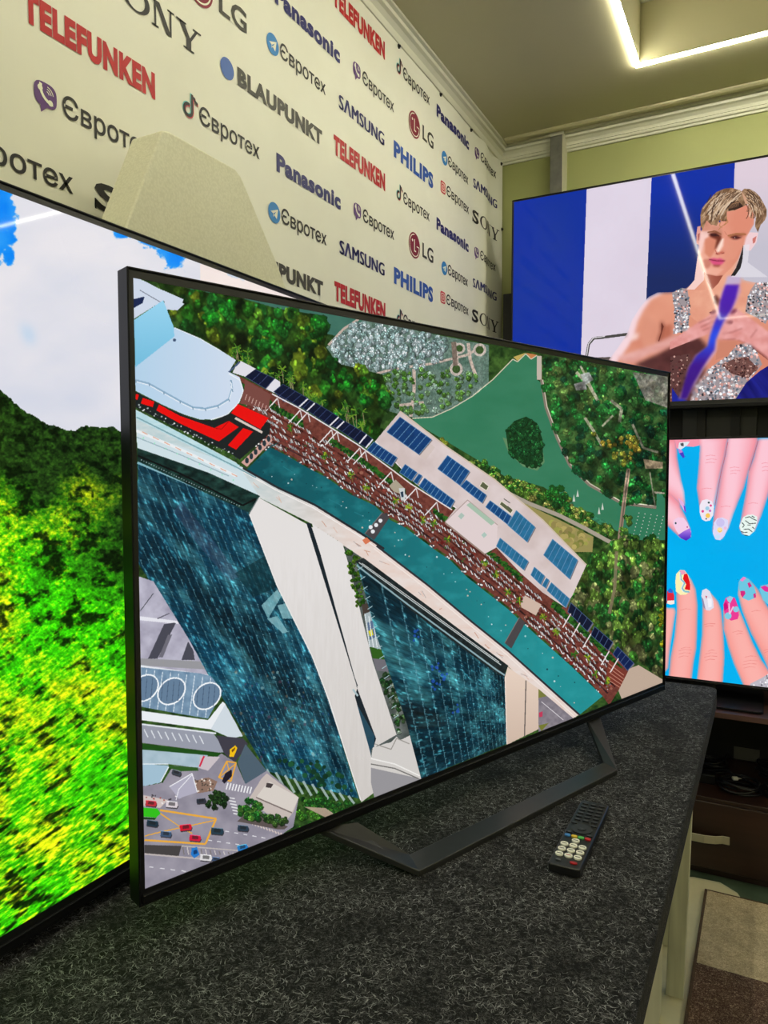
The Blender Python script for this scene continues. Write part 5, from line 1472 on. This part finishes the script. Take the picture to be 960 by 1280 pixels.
    for x, y, w_ in ((195, 830, 120), (190, 860, 110), (180, 890, 90), (200, 810, 90), (435, 860, 110), (430, 890, 120), (425, 920, 90), (440, 835, 70), (800, 930, 130), (790, 960, 130), (790, 990, 110), (800, 890, 110), (420, 590, 110), (200, 455, 100), (680, 660, 100), (850, 470, 90), (700, 680, 70), (420, 610, 80), (950, 830, 60), (955, 850, 60)):
        p.line(b_([(x - w_ / 2, y + 8), (x, y - 5), (x + w_ / 2, y)]), .5, (226, 112, 108), .7)
    nail(b_([(30, 290), (55, 260), (80, 280), (95, 330), (95, 400), (60, 410), (25, 400)]), (226, 40, 60)); p.fill(b_([(30, 375), (95, 372), (95, 405), (60, 412), (28, 402)]), (250, 236, 226)); p.fill(b_([(35, 280), (55, 258), (80, 275), (80, 305), (40, 300)]), (40, 110, 214))
    N4 = b_([(105, 200), (112, 130), (150, 90), (190, 95), (225, 140), (243, 220), (240, 290), (200, 320), (150, 322), (110, 290)])
    nail(N4, (252, 242, 180)); p.fill(b_([(175, 175), (185, 130), (215, 125), (240, 210), (242, 280), (190, 270), (205, 225)]), (226, 22, 30)); p.line(b_([(150, 105), (155, 180), (190, 210), (165, 260), (190, 290), (235, 295)]), 2.2, (130, 190, 210)); p.line(b_([(146, 110), (150, 185), (180, 212), (158, 262), (180, 300)]), 1, (238, 240, 240)); p.fill(b_([(145, 95), (185, 95), (205, 120), (165, 140)]), (240, 160, 190))
    N5 = b_([(345, 330), (352, 280), (390, 262), (425, 290), (455, 380), (460, 440), (420, 468), (385, 462), (360, 430)])
    nail(N5, (226, 222, 236)); p.fill(b_([(345, 340), (362, 360), (385, 460), (360, 430)]), (150, 140, 170)); p.fill(b_([(382, 330), (398, 335), (392, 358)]), (190, 40, 70)); p.fill(b_([(400, 350), (440, 360), (440, 430), (410, 440)]), (244, 242, 250))
    N6 = b_([(548, 410), (570, 350), (610, 332), (655, 350), (680, 420), (692, 510), (680, 545), (620, 560), (575, 530), (555, 480)])
    nail(N6, (236, 60, 150)); p.dot(*b_([(592, 515)])[0], 4.4, (130, 205, 226)); p.dot(*b_([(665, 455)])[0], 3.8, (140, 205, 226)); p.fill(b_([(575, 355), (610, 332), (640, 345), (610, 400), (590, 380)]), (150, 205, 230)); p.line(b_([(600, 400), (605, 500), (640, 430)]), 1.8, (240, 190, 220)); p.fill(b_([(550, 410), (575, 385), (592, 440), (558, 470)]), (206, 20, 120))
    N7 = b_([(690, 260), (695, 190), (735, 152), (785, 175), (830, 240), (852, 310), (840, 350), (780, 375), (725, 350)])
    nail(N7, (110, 200, 226)); p.fill(b_([(705, 285), (745, 285), (752, 310), (725, 348), (708, 320)]), (214, 44, 128)); p.fill(b_([(770, 215), (790, 205), (812, 240), (785, 258)]), (214, 44, 128)); p.fill(b_([(825, 315), (845, 305), (850, 345), (828, 350)]), (214, 44, 128)); p.fill(b_([(700, 185), (735, 155), (760, 165), (725, 200)]), (244, 130, 196))
    N8 = b_([(880, 270), (900, 235), (950, 232), (1000, 270), (1040, 350), (1020, 420), (960, 410), (915, 370)])
    nail(N8, (110, 200, 226)); p.fill(b_([(890, 250), (930, 235), (1000, 270), (990, 300), (930, 290)]), (226, 50, 150))
    return p
# ------------------------------------------------------------------ televisions
def screen_material(name, img):
    m = mat(name, (0.004, 0.004, 0.004), 0.035, spec=0.11)
    t = NT(m)
    im = t.n('ShaderNodeTexImage')
    im.image = img
    im.extension = 'EXTEND'
    uv = t.n('ShaderNodeUVMap')
    uv.uv_map = 'picture'
    t.l(uv.outputs['UV'], im.inputs['Vector'])
    t.l(im.outputs['Color'], t.b.inputs['Emission Color'])
    t.b.inputs['Emission Strength'].default_value = 1.0
    return m


def television(label, loc, rz, W, H, bl, br, bt, bb, depth, painter, roll=0.0, group=None):
    """local frame: x along the set, y to its back, z up; origin at the lower front middle"""
    root = empty('television', loc, rz, label, 'television', group)
    root.rotation_euler = (0, roll, rz)
    bpy.context.view_layer.update()
    x0, x1 = -W / 2, W / 2
    sx0, sx1, sz0, sz1 = x0 + bl, x1 - br, bb, H - bt
    Mx = root.matrix_world
    cs = [Mx @ Vector(v) for v in ((sx0, 0, sz1), (sx1, 0, sz1), (sx1, 0, sz0), (sx0, 0, sz0))]
    pic = painter([tuple(q) for q in proj([tuple(c) for c in cs])])
    img = pic.image('screen_picture')
    # screen panel: its front shows the picture
    b = MB()
    b.box((sx0 - .002, 0, sz0 - .002), (sx1 + .002, 0.006, sz1 + .002), 1)
    b.add([(sx0, -.0002, sz0), (sx1, -.0002, sz0), (sx1, -.0002, sz1), (sx0, -.0002, sz1)], [(0, 1, 2, 3)], 0)
    o = b.build('screen', [screen_material('screen_glass', img), M['black']], root)
    uv = o.data.uv_layers.new(name='picture')
    for li, lp in enumerate(o.data.loops):
        v = o.data.vertices[lp.vertex_index].co
        uv.data[li].uv = ((v.x - sx0) / (sx1 - sx0), (v.z - sz0) / (sz1 - sz0))
    # bezel ring with a raised outer lip
    b = MB()

    def rect(xa, za, xb, zb):
        return [(xa, za), (xb, za), (xb, zb), (xa, zb)]
    def frame(o_, i_, y0, y1, mi):
        vs = [(x, y0, z) for x, z in o_] + [(x, y0, z) for x, z in i_] + [(x, y1, z) for x, z in o_] + [(x, y1, z) for x, z in i_]
        fs = []
        for k in range(4):
            j = (k + 1) % 4
            fs += [(k, j, 4 + j, 4 + k), (8 + k, 12 + k, 12 + j, 8 + j), (k, 8 + k, 8 + j, j), (4 + k, 4 + j, 12 + j, 12 + k)]
        b.add(vs, fs, mi)
    frame(rect(x0 + .002, .002, x1 - .002, H - .002), rect(sx0, sz0, sx1, sz1), -.0012, .012, 0)
    b.build('bezel', [M['black']], root)
    b = MB()
    frame(rect(x0, 0, x1, H), rect(x0 + .0026, .0026, x1 - .0026, H - .0026), -.0035, depth, 0)
    b.build('frame_edge', [M['bezel']], root, 0.0008, 1)
    # back shell
    b = MB()
    b.box((x0 + .003, .0125, .003), (x1 - .003, depth, H - .003))
    zl, zh = H * .06, H * .55
    vs = [(x0 * .9, depth, zl), (x1 * .9, depth, zl), (x1 * .9, depth, zh), (x0 * .9, depth, zh), (x0 * .84, depth + .032, zl + .02), (x1 * .84, depth + .032, zl + .02), (x1 * .84, depth + .032, zh - .04), (x0 * .84, depth + .032, zh - .04)]
    b.add(vs, [(0, 3, 2, 1), (4, 5, 6, 7), (0, 1, 5, 4), (1, 2, 6, 5), (2, 3, 7, 6), (3, 0, 4, 7)])
    b.build('back_cover', M['black'], root)
    # bottom bar
    b = MB()
    b.box((x0 + .004, -.0048, .0015), (x1 - .004, 0.004, min(bb - .004, .013)))
    b.build('bottom_bar', M['bezel'], root, 0.0012, 1)
    return root


# main set, turned toward the aisle
UX, UY = 0.33992, 0.94045
RZ = math.atan2(UY, UX)
W0 = 1.2096 + .008 + .007
base = np.array([-0.615, 0.582, -0.467]) + np.array([UX, UY, 0]) * (W0 / 2 - .008) + np.array([0, 0, -.018])
tv = television('slim television angled on the felt counter, showing a rooftop pool from above', tuple(base), RZ, W0, .6804 + .011 + .018, .008, .007, .011, .018, .022, paint_city)


def tolocal(x, y, z):
    d = np.array([x, y, z]) - base
    return (d[0] * UX + d[1] * UY, -d[0] * UY + d[1] * UX, d[2])


b = MB()
top, th = ZT + .0093, .0085
zl = base[2]
P1 = [(-0.5404, 0.8245, zl), (-0.5000, 0.8640, zl)]
outl, inl = (-0.3967, 0.847, top), (-0.4265, 0.8794, top)
outr, inr = (-0.2268, 1.3073, top), (-0.2553, 1.3308, top)
P2 = [(-0.2957, 1.4881, zl), (-0.3115, 1.4460, zl)]
poly = [P1[0], outl, outr, P2[0], P2[1], inr, inl, P1[1]]
up_ = [tolocal(*q) for q in poly]
dn_ = [tolocal(q[0], q[1], q[2] - th) for q in poly]
b.add(up_ + dn_, [(0, 1, 6, 7), (1, 2, 5, 6), (2, 3, 4, 5), (15, 14, 9, 8), (14, 13, 10, 9), (13, 12, 11, 10)] + [(i, 8 + i, 8 + (i + 1) % 8, (i + 1) % 8) for i in range(8)])
st = b.build('stand', M['stand'], tv, 0.0012, 2)
for q in (P1, P2):
    b = MB()
    c = tolocal(*((np.array(q[0]) + np.array(q[1])) / 2))
    b.box((c[0] - .03, .004, -.0005), (c[0] + .03, .020, .010))
    b.build('stand_socket', M['black'], tv)

# second set behind it, parallel to the banner wall
tvl = television('big television behind the angled set, showing a green jungle hillside under a cloudy sky', (-0.722, 0.745, -0.517), math.pi / 2, 1.447, .826, .008, .008, .009, .021, .026, paint_hill)
for sx in (-.52, .52):
    b = MB()
    for s_ in (-1, 1):
        b.sweep([(-.018, 0), (.018, 0), (.018, .007), (-.018, .007)], [((sx, .012, .004), (1, 0, 0), (0, 0, 1)), ((sx, .012 + s_ * (.058 if s_ > 0 else .055), -.0121), (1, 0, 0), (0, 0, 1))])
    b.build('stand_leg', M['stand'], tvl)

# upper set on the back wall
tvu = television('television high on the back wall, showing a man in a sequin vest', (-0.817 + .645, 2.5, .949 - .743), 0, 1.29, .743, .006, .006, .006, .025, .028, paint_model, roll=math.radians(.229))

# lower set on the cabinet
tvd = television('television standing on the dark cabinet, showing hands with painted nails', (-.18, 2.38, -.634), 0, 1.299, .744, .006, .006, .006, .0115, .026, paint_nails)
b = MB()
b.box((-.05, .022, -.038), (.05, .05, .02))
b.build('stand_neck', M['black'], tvd, .004, 2)
b = MB()
pl = []
for cx, cy, a0 in ((.160, -.10, -90), (.160, .10, 0), (-.160, .10, 90), (-.160, -.10, 180)):
    for k in range(6):
        a = math.radians(a0 + 18 * k)
        pl.append((cx + .018 * math.cos(a), cy + .018 * math.sin(a)))
b.prism(pl, lambda a, c, d: (a, c + .02, d), -.0428, -.036)
b.build('stand_plate', M['bezel'], tvd, .0015, 2)

# ------------------------------------------------------------------ back wall fittings
b = MB()
b.box((-.88, 2.60, -.66), (1.0, 2.636, .66))
tag(b.build('back_panel', M['panel_black'], None, .002, 1), 'black board fixed behind the two televisions on the back wall', 'panel')
r = empty('wall_bracket', (-.15, 2.6, .30), 0, 'black bracket between the wall-mounted television and the board behind it', 'bracket')
b = MB(); b.box((-.11, -.010, -.22), (.11, -.0003, .22)); b.build('wall_plate', M['black'], r, .002, 1)
b = MB()
for s_ in (-.05, .05):
    b.box((s_ - .013, -.0385, -.30), (s_ + .013, -.010, .24))
b.build('arm', M['panel_black'], r, .001, 1)
r = empty('wall_rail', (-.6995, 2.67, ZF), 0, 'grey galvanised steel rail running up the green back wall', 'rail')
b = MB(); b.box((-.0215, -.03, 0), (.0215, .0298, 2.364)); b.build('profile', M['zinc'], r, .001, 1)
b = MB(); b.box((.0217, -.0305, 0), (.0245, .0298, 2.364)); b.build('side_flange', M['zinc_edge'], r)
b = MB(); b.box((-.024, -.033, 2.3642), (.027, .0298, 2.3795)); b.build('top_cap', M['trim'], r, .001, 1)

# ------------------------------------------------------------------ foam packing block between banner and television
fo = [(.30, ZT + .0008), (.455, -.30), (.8185, .5055), (.832, .510), (.985, .510), (1.000, .503), (1.10, .384), (1.26, .155), (1.30, -.30), (1.30, ZT + .0008)]
b = MB()
b.prism(fo, lambda a, c, d: (d, a, c), -.862, -.80)
# moulded recess ribs on the back face
for k in range(4):
    b.box((-.868, .60 + k * .17, ZT + .02), (-.862, .66 + k * .17, -.05))
tag(b.build('foam_block', M['foam'], None, .006, 3), 'cream polystyrene packing block with sloping sides, standing behind the hillside television', 'packing foam')

# ------------------------------------------------------------------ felt covered counter
ct = empty('display_counter', (-.5, .7, ZF), 0, 'long display counter covered in charcoal felt over whitewashed boards', 'counter')
def cw(a, c):   # world box to counter space
    return tuple(np.array(a) - np.array((-.5, .7, ZF))), tuple(np.array(c) - np.array((-.5, .7, ZF)))
b = MB()
pl = [(-.905, -.75), (-.104, -.75), (-.104, 1.94)]
for k in range(7):
    a = math.radians(15 * k)
    pl.append((-.104 - .028 + .028 * math.cos(a), 1.939 + .028 * math.sin(a)))
pl += [(-.905, 1.967)]
b.prism([(x + .5, y - .7) for x, y in pl], lambda a, c, d: (a, c, d), ZT - .042 - ZF, ZT - ZF)
b.build('counter_top', M['felt'], ct, .010, 4)
# matted fibres lying on the felt: curled hair-thin ribbons
rgn = np.random.RandomState(21)
NF = 62000
fx, fy = rgn.uniform(-.90, -.108, NF), rgn.uniform(.12, 1.955, NF)
clump = np.array(fbm(fx * 26 + 80, fy * 26 + 80, 3))
keep = clump + rgn.uniform(-.16, .16, NF) > .43
fx, fy = fx[keep], fy[keep]
NF = len(fx)
ang, cur, ln_ = rgn.uniform(0, 6.283, NF), rgn.uniform(-260, 260, NF), rgn.uniform(.005, .014, NF)
wd, zz = rgn.uniform(.00022, .00042, NF), rgn.uniform(.0001, .0005, NF)
KS = 5
V = np.zeros((NF, KS, 2, 3))
px_, py_, aa = fx.copy(), fy.copy(), ang.copy()
for k in range(KS):
    nx, ny = -np.sin(aa) * wd, np.cos(aa) * wd
    zk = zz + .0002 * math.sin(math.pi * k / (KS - 1))
    V[:, k, 0] = np.stack([px_ + nx + .5, py_ + ny - .7, ZT - ZF + zk], 1)
    V[:, k, 1] = np.stack([px_ - nx + .5, py_ - ny - .7, ZT - ZF + zk], 1)
    px_, py_ = px_ + np.cos(aa) * ln_ / KS, py_ + np.sin(aa) * ln_ / KS
    aa = aa + cur * ln_ / KS
np.clip(V[..., 0], -.404, .394, out=V[..., 0])
np.clip(V[..., 1], -1.4, 1.264, out=V[..., 1])
V = V.reshape(-1, 3)
i0 = (np.arange(NF)[:, None] * KS * 2 + np.arange(KS - 1)[None, :] * 2).ravel()
Fq = np.stack([i0, i0 + 2, i0 + 3, i0 + 1], 1)
me = bpy.data.meshes.new('felt_fibres')
me.vertices.add(len(V)); me.vertices.foreach_set('co', V.ravel())
me.loops.add(Fq.size); me.loops.foreach_set('vertex_index', Fq.ravel().astype(np.int32))
me.polygons.add(len(Fq)); me.polygons.foreach_set('loop_start', (np.arange(len(Fq)) * 4).astype(np.int32))
me.materials.append(M['fibre'])
me.update(calc_edges=True); me.validate()
fo_ = bpy.data.objects.new('felt_fibres', me)
COL.objects.link(fo_)
fo_.parent = ct
fo_['kind'] = 'stuff'
b = MB(); b.box(*cw((-.20, -.72, ZF + .004), (-.182, 1.615, ZT - .043))); b.build('front_panel', M['wood_panel'], ct, .0015, 1)
b = MB(); b.box(*cw((-.186, -.72, ZF + .20), (-.178, 1.60, ZF + .206))); b.build('batten', M['wood_paint'], ct)
for y0 in (1.68, .30):
    b = MB()
    dx = .014
    oz = ZF
    vs = []
    for z, s_ in ((ZF, 0.0), (ZT - .043, dx)):
        for x, y in ((-.181, y0), (-.144, y0), (-.144, y0 + .022), (-.181, y0 + .022)):
            vs.append((x + s_ + .5, y - .7, z - oz))
    if y0 < 1:
        vs = [(v[0] - .02, v[1], v[2]) for v in vs]
    b.add(vs, [(0, 3, 2, 1), (4, 5, 6, 7), (0, 1, 5, 4), (1, 2, 6, 5), (2, 3, 7, 6), (3, 0, 4, 7)])
    b.build('leg_board', M['wood_paint'], ct, .0015, 1)
for (x0, y0, x1, y1) in ((-.86, 1.86, -.80, 1.92), (-.86, -.70, -.80, -.64), (-.24, 1.86, -.18, 1.92)):
    b = MB(); b.box(*cw((x0, y0, ZF), (x1, y1, ZT - .043))); b.build('leg_post', M['wood_paint'], ct, .0015, 1)

# ------------------------------------------------------------------ remote control
RC = np.array([(-.2533 - .2095 - .2094 - .2535) / 4, (.9395 + .9334 + 1.1505 + 1.1597) / 4])
rang = math.atan2(1.155 - .9365, (-.2315) - (-.2314))
rm = empty('remote_control', (RC[0], RC[1], ZT + .0008), rang - math.pi / 2 + .012, 'black remote control with white number buttons lying on the felt counter', 'remote control')
L_, Wd = .212, .043
b = MB()
pl = []
for cx, cy, a0 in ((Wd / 2 - .005, -L_ / 2 + .005, -90), (Wd / 2 - .005, L_ / 2 - .005, 0), (-Wd / 2 + .005, L_ / 2 - .005, 90), (-Wd / 2 + .005, -L_ / 2 + .005, 180)):
    for k in range(5):
        a = math.radians(a0 + 22.5 * k)
        pl.append((cx + .005 * math.cos(a), cy + .005 * math.sin(a)))
b.prism(pl, lambda a, c, d: (a, c, d), 0, .012)
b.build('body', M['black'], rm, .002, 3)
M['btn_white'] = mat('button_white', (0.90, 0.88, 0.76), 0.45)
M['btn_black'] = mat('button_black', (0.022, 0.022, 0.026), 0.35)
M['btn_grey'] = mat('button_grey', (0.10, 0.10, 0.11), 0.4)
M['btn_ink'] = mat('button_ink', (0.05, 0.045, 0.04), 0.5)
M['btn_red_ink'] = mat('button_red_ink', (0.5, 0.03, 0.03), 0.5)
BC = {'blue': (0.05, 0.22, 0.55), 'yellow': (0.80, 0.55, 0.03), 'green': (0.10, 0.50, 0.10), 'red': (0.45, 0.015, 0.02)}
for k, c in BC.items():
    M['btn_' + k] = mat('button_' + k, c, 0.35)


def button(u, s, rx, ry, mats, label=None, h=.0015, marks=None, sq=1.0):
    b = MB()
    pts = []
    for i in range(18):
        a = 2 * math.pi * i / 18
        ca, sa = math.cos(a), math.sin(a)
        pts.append((rx * math.copysign(abs(ca) ** sq, ca), ry * math.copysign(abs(sa) ** sq, sa)))
    b.prism(pts, lambda p_, q, d: (p_, q, d), 0, h)
    if marks:
        for (xa, ya, xb, yb) in marks:
            b.add([(xa, ya, h + .0001), (xb, ya, h + .0001), (xb, yb, h + .0001), (xa, yb, h + .0001)], [(0, 1, 2, 3)], 1)
    o = b.build('button', mats, rm)
    o.location = (u * Wd, -L_ / 2 + s * L_, .0121)
    if label:
        o['label'] = label
    return o


bar = [(-.0032, -.0008, .0032, .0010)]
for r_, s in enumerate((.135, .205, .275)):
    for c_, u in enumerate((-.29, 0, .29)):
        button(u, s, .0055, .0052, [M['btn_white'], M['btn_red_ink'] if (r_ == 0 and c_ == 1) else M['btn_ink']], 'white oval button', .002, bar)
button(0, .345, .0055, .0052, [M['btn_white'], M['btn_ink']], 'white oval button', .002, bar)
for u, k in zip((-.33, -.11, .11, .33), ('blue', 'yellow', 'green', 'red')):
    button(u, .405, .0042, .0032, [M['btn_' + k]], k + ' button', sq=.6)
button(-.24, .062, .0035, .0022, [M['btn_grey']], 'grey button')
button(.24, .062, .0050, .0028, [M['btn_red']], 'red button')
button(0, .53, .0150, .0150, [M['btn_black']], 'round navigation pad', .001)
button(0, .53, .0062, .0062, [M['btn_black'], M['btn_grey']], None, .0018, [(-.0025, -.0008, .0025, .0008)])
for s in (.455, .605):
    for u in (-.33, .33):
        button(u, s, .0045, .0026, [M['btn_black'], M['btn_grey']], None, .0014, [(-.0022, -.0007, .0022, .0007)], .6)
for s in (.665, .72, .775, .83, .885, .94):
    for u in (-.29, 0, .29):
        button(u, s, .0048, .0030, [M['btn_black'], M['btn_grey']], None, .0014, [(-.0026, -.0008, .0026, .0008)], .6)

M['dim_board'] = mat('dim_board', (0.13, 0.125, 0.10), 0.7)
# ------------------------------------------------------------------ cabinet under the lower television
KX0, KX1, KY0, KY1 = -.62, 1.08, 2.25, 2.598
cb = empty('tv_cabinet', (.2, 2.42, ZF), 0, 'low dark wenge cabinet with drawers and an open shelf of cables', 'cabinet')
def kb(name, a, c, m, bev=.001, parent=None, label=None):
    q = MB()
    off = np.array((.2, 2.42, ZF))
    q.box(tuple(np.array(a) - off), tuple(np.array(c) - off))
    return q.build(name, m, parent or cb, bev, 1)
kb('top', (KX0, KY0 + .001, -.692), (KX1, KY1, -.6775), M['wenge'])
kb('top_edge', (KX0, KY0 - .001, -.6922), (KX1, KY0 + .0008, -.6773), M['wenge_edge'], 0)
kb('side_panel', (KX0, KY0, ZF + .02), (KX0 + .018, KY1, -.6925), M['wenge'])
kb('side_panel', (KX1 - .018, KY0, ZF + .02), (KX1, KY1, -.6925), M['wenge'])
kb('divider', (.22, KY0 + .003, ZF + .02), (.238, KY1, -.6925), M['wenge'])
kb('shelf', (KX0 + .018, KY0 + .0, -.941), (.2195, KY1, -.929), M['wenge'])
kb('shelf', (.2385, KY0 + .0, -.941), (KX1 - .018, KY1, -.929), M['wenge'])
kb('back_board', (KX0 + .018, KY1 - .004, -.928), (KX1 - .018, KY1, -.70), M['panel_black'], 0)
kb('cable_opening', (-.085, KY1 - .0052, -.925), (-.01, KY1 - .0041, -.885), M['dim_board'], 0)
kb('plinth', (KX0 + .01, KY0 + .012, ZF), (KX1 - .01, KY1, ZF + .0195), M['wenge'])
for xa, xb in ((KX0 + .019, .2185), (.2395, KX1 - .019)):
    d = kb('drawer', (xa, KY0 - .001, ZF + .022), (xb, KY0 + .30, -.9425), M['wenge'], .0015)
    xm = (xa + xb) / 2
    q = MB()
    off = np.array((.2, 2.42, ZF))
    wv = .105 + .0
    prof = [(-wv, 0), (-wv + .018, -.0), (-wv + .036, -.012), (-.04, -.020), (.04, -.020), (wv - .036, -.012), (wv - .018, -.0), (wv, 0)]
    outl_ = [(x, y - .0045) for x, y in prof]
    inn_ = [(x, y - .0005) for x, y in prof]
    cx = -.184 if xa < 0 else xm
    q.prism(outl_ + inn_[::-1], lambda a, c, dd: (cx + a - off[0], KY0 - .001 + c - off[1], dd - off[2]), -1.054, -1.0315)
    q.build('handle', M['satin'], d, .0008, 1)

# cables on the open shelf
ZS = -.929


def coil(name, cx, cy, rx, ry, turns, r, seed, label, tail=None):
    rg = random.Random(seed)
    pts = []
    n = 26
    for t_ in range(turns * n):
        a = 2 * math.pi * t_ / n
        k = t_ // n
        rr = 1 + .10 * math.sin(k * 2.1 + seed) + .05 * math.sin(3 * a + k + seed)
        z = ZS + r + .0006 + (k * r * 1.55) + .004 * (1 + math.sin(2 * a + k * 1.7)) * (1 if k else 0.1)
        pts.append((cx + rx * rr * math.cos(a) + .006 * math.sin(k * 3 + seed), cy + ry * rr * math.sin(a) + .006 * math.cos(k * 2 + seed), z))
    if tail:
        pts += [(x, y, ZS + r + z) for x, y, z in tail]
    q = MB()
    q.tube(pts, r, 7)
    o = q.build(name, M['cable'])
    tag(o, label, 'cable', None)
    return o


coil('cable_coil', -.060, 2.345, .052, .042, 5, .0032, 1, 'coiled black cable at the front of the cabinet shelf, left of the other coil', [(-.10, 2.40, .03), (-.15, 2.42, .012), (-.20, 2.40, .002)])
coil('cable_coil', .055, 2.350, .048, .045, 5, .0030, 4, 'coiled black cable at the right edge of the cabinet shelf view', [(.06, 2.42, .03), (.10, 2.45, .006)])
coil('cable_coil', -.145, 2.470, .045, .033, 6, .0034, 7, 'tangled black cable at the back left of the cabinet shelf', [(-.10, 2.50, .045), (-.085, 2.53, .02)])
coil('cable_coil', .040, 2.505, .050, .036, 6, .0032, 9, 'tangled black cable at the back of the cabinet shelf beside the grey board', [(.06, 2.50, .05), (.10, 2.52, .012)])
q = MB(); q.box((-.195, 2.345, ZS + .0005), (-.125, 2.385, ZS + .030))
tag(q.build('power_adapter', M['black'], None, .004, 2), 'small black power adapter block on the cabinet shelf', 'adapter')
r = empty('cable_plug', (-.072, 2.352, ZS + .026), .4, 'small white plug lying on the coiled black cable', 'plug')
q = MB(); q.box((-.008, -.006, 0), (.008, .006, .009)); q.build('plug_body', M['white_plastic'], r, .002, 2)
q = MB(); q.tube([(.009, 0, .0045), (.019, 0, .0045)], .002, 8); q.build('plug_tip', M['satin'], r)

# ------------------------------------------------------------------ rug
b = MB()
rx0, rx1, ry0, ry1, rz = -.128, 1.25, .55, 2.150, ZF + .011
def rgrid(xa, ya, xb, yb, mi, seed):
    rg = random.Random(seed)
    nx, ny = max(2, int((xb - xa) / .03)), max(2, int((yb - ya) / .03))
    vs = []
    for j in range(ny + 1):
        for i in range(nx + 1):
            edge = i in (0, nx) or j in (0, ny)
            vs.append((xa + (xb - xa) * i / nx, ya + (yb - ya) * j / ny, rz + (0 if edge else rg.uniform(-.0008, .0008))))
    b.add(vs, [(j * (nx + 1) + i, j * (nx + 1) + i + 1, (j + 1) * (nx + 1) + i + 1, (j + 1) * (nx + 1) + i) for j in range(ny) for i in range(nx)], mi, True)
rgrid(rx0, 1.812, rx1, ry1, 0, 1)
rgrid(rx0, ry0, rx1, 1.812, 1, 2)
b.box((rx0, ry0, ZF + .001), (rx1, ry1, rz - .001), 1)
rug = b.build('rug', [M['rug_beige'], M['rug_brown']])
tag(rug, 'beige and brown block patterned rug on the floor before the cabinet', 'rug')
b = MB()
for (xa, ya, xb, yb) in ((rx0 - .007, ry0 - .007, rx0, ry1 + .004), (rx1, ry0 - .007, rx1 + .007, ry1 + .004), (rx0, ry0 - .007, rx1, ry0), (rx0, ry1, rx1, ry1 + .004)):
    b.box((xa, ya, ZF + .001), (xb, yb, rz + .0015))
b.build('binding', M['rug_edge'], rug, .001, 1)
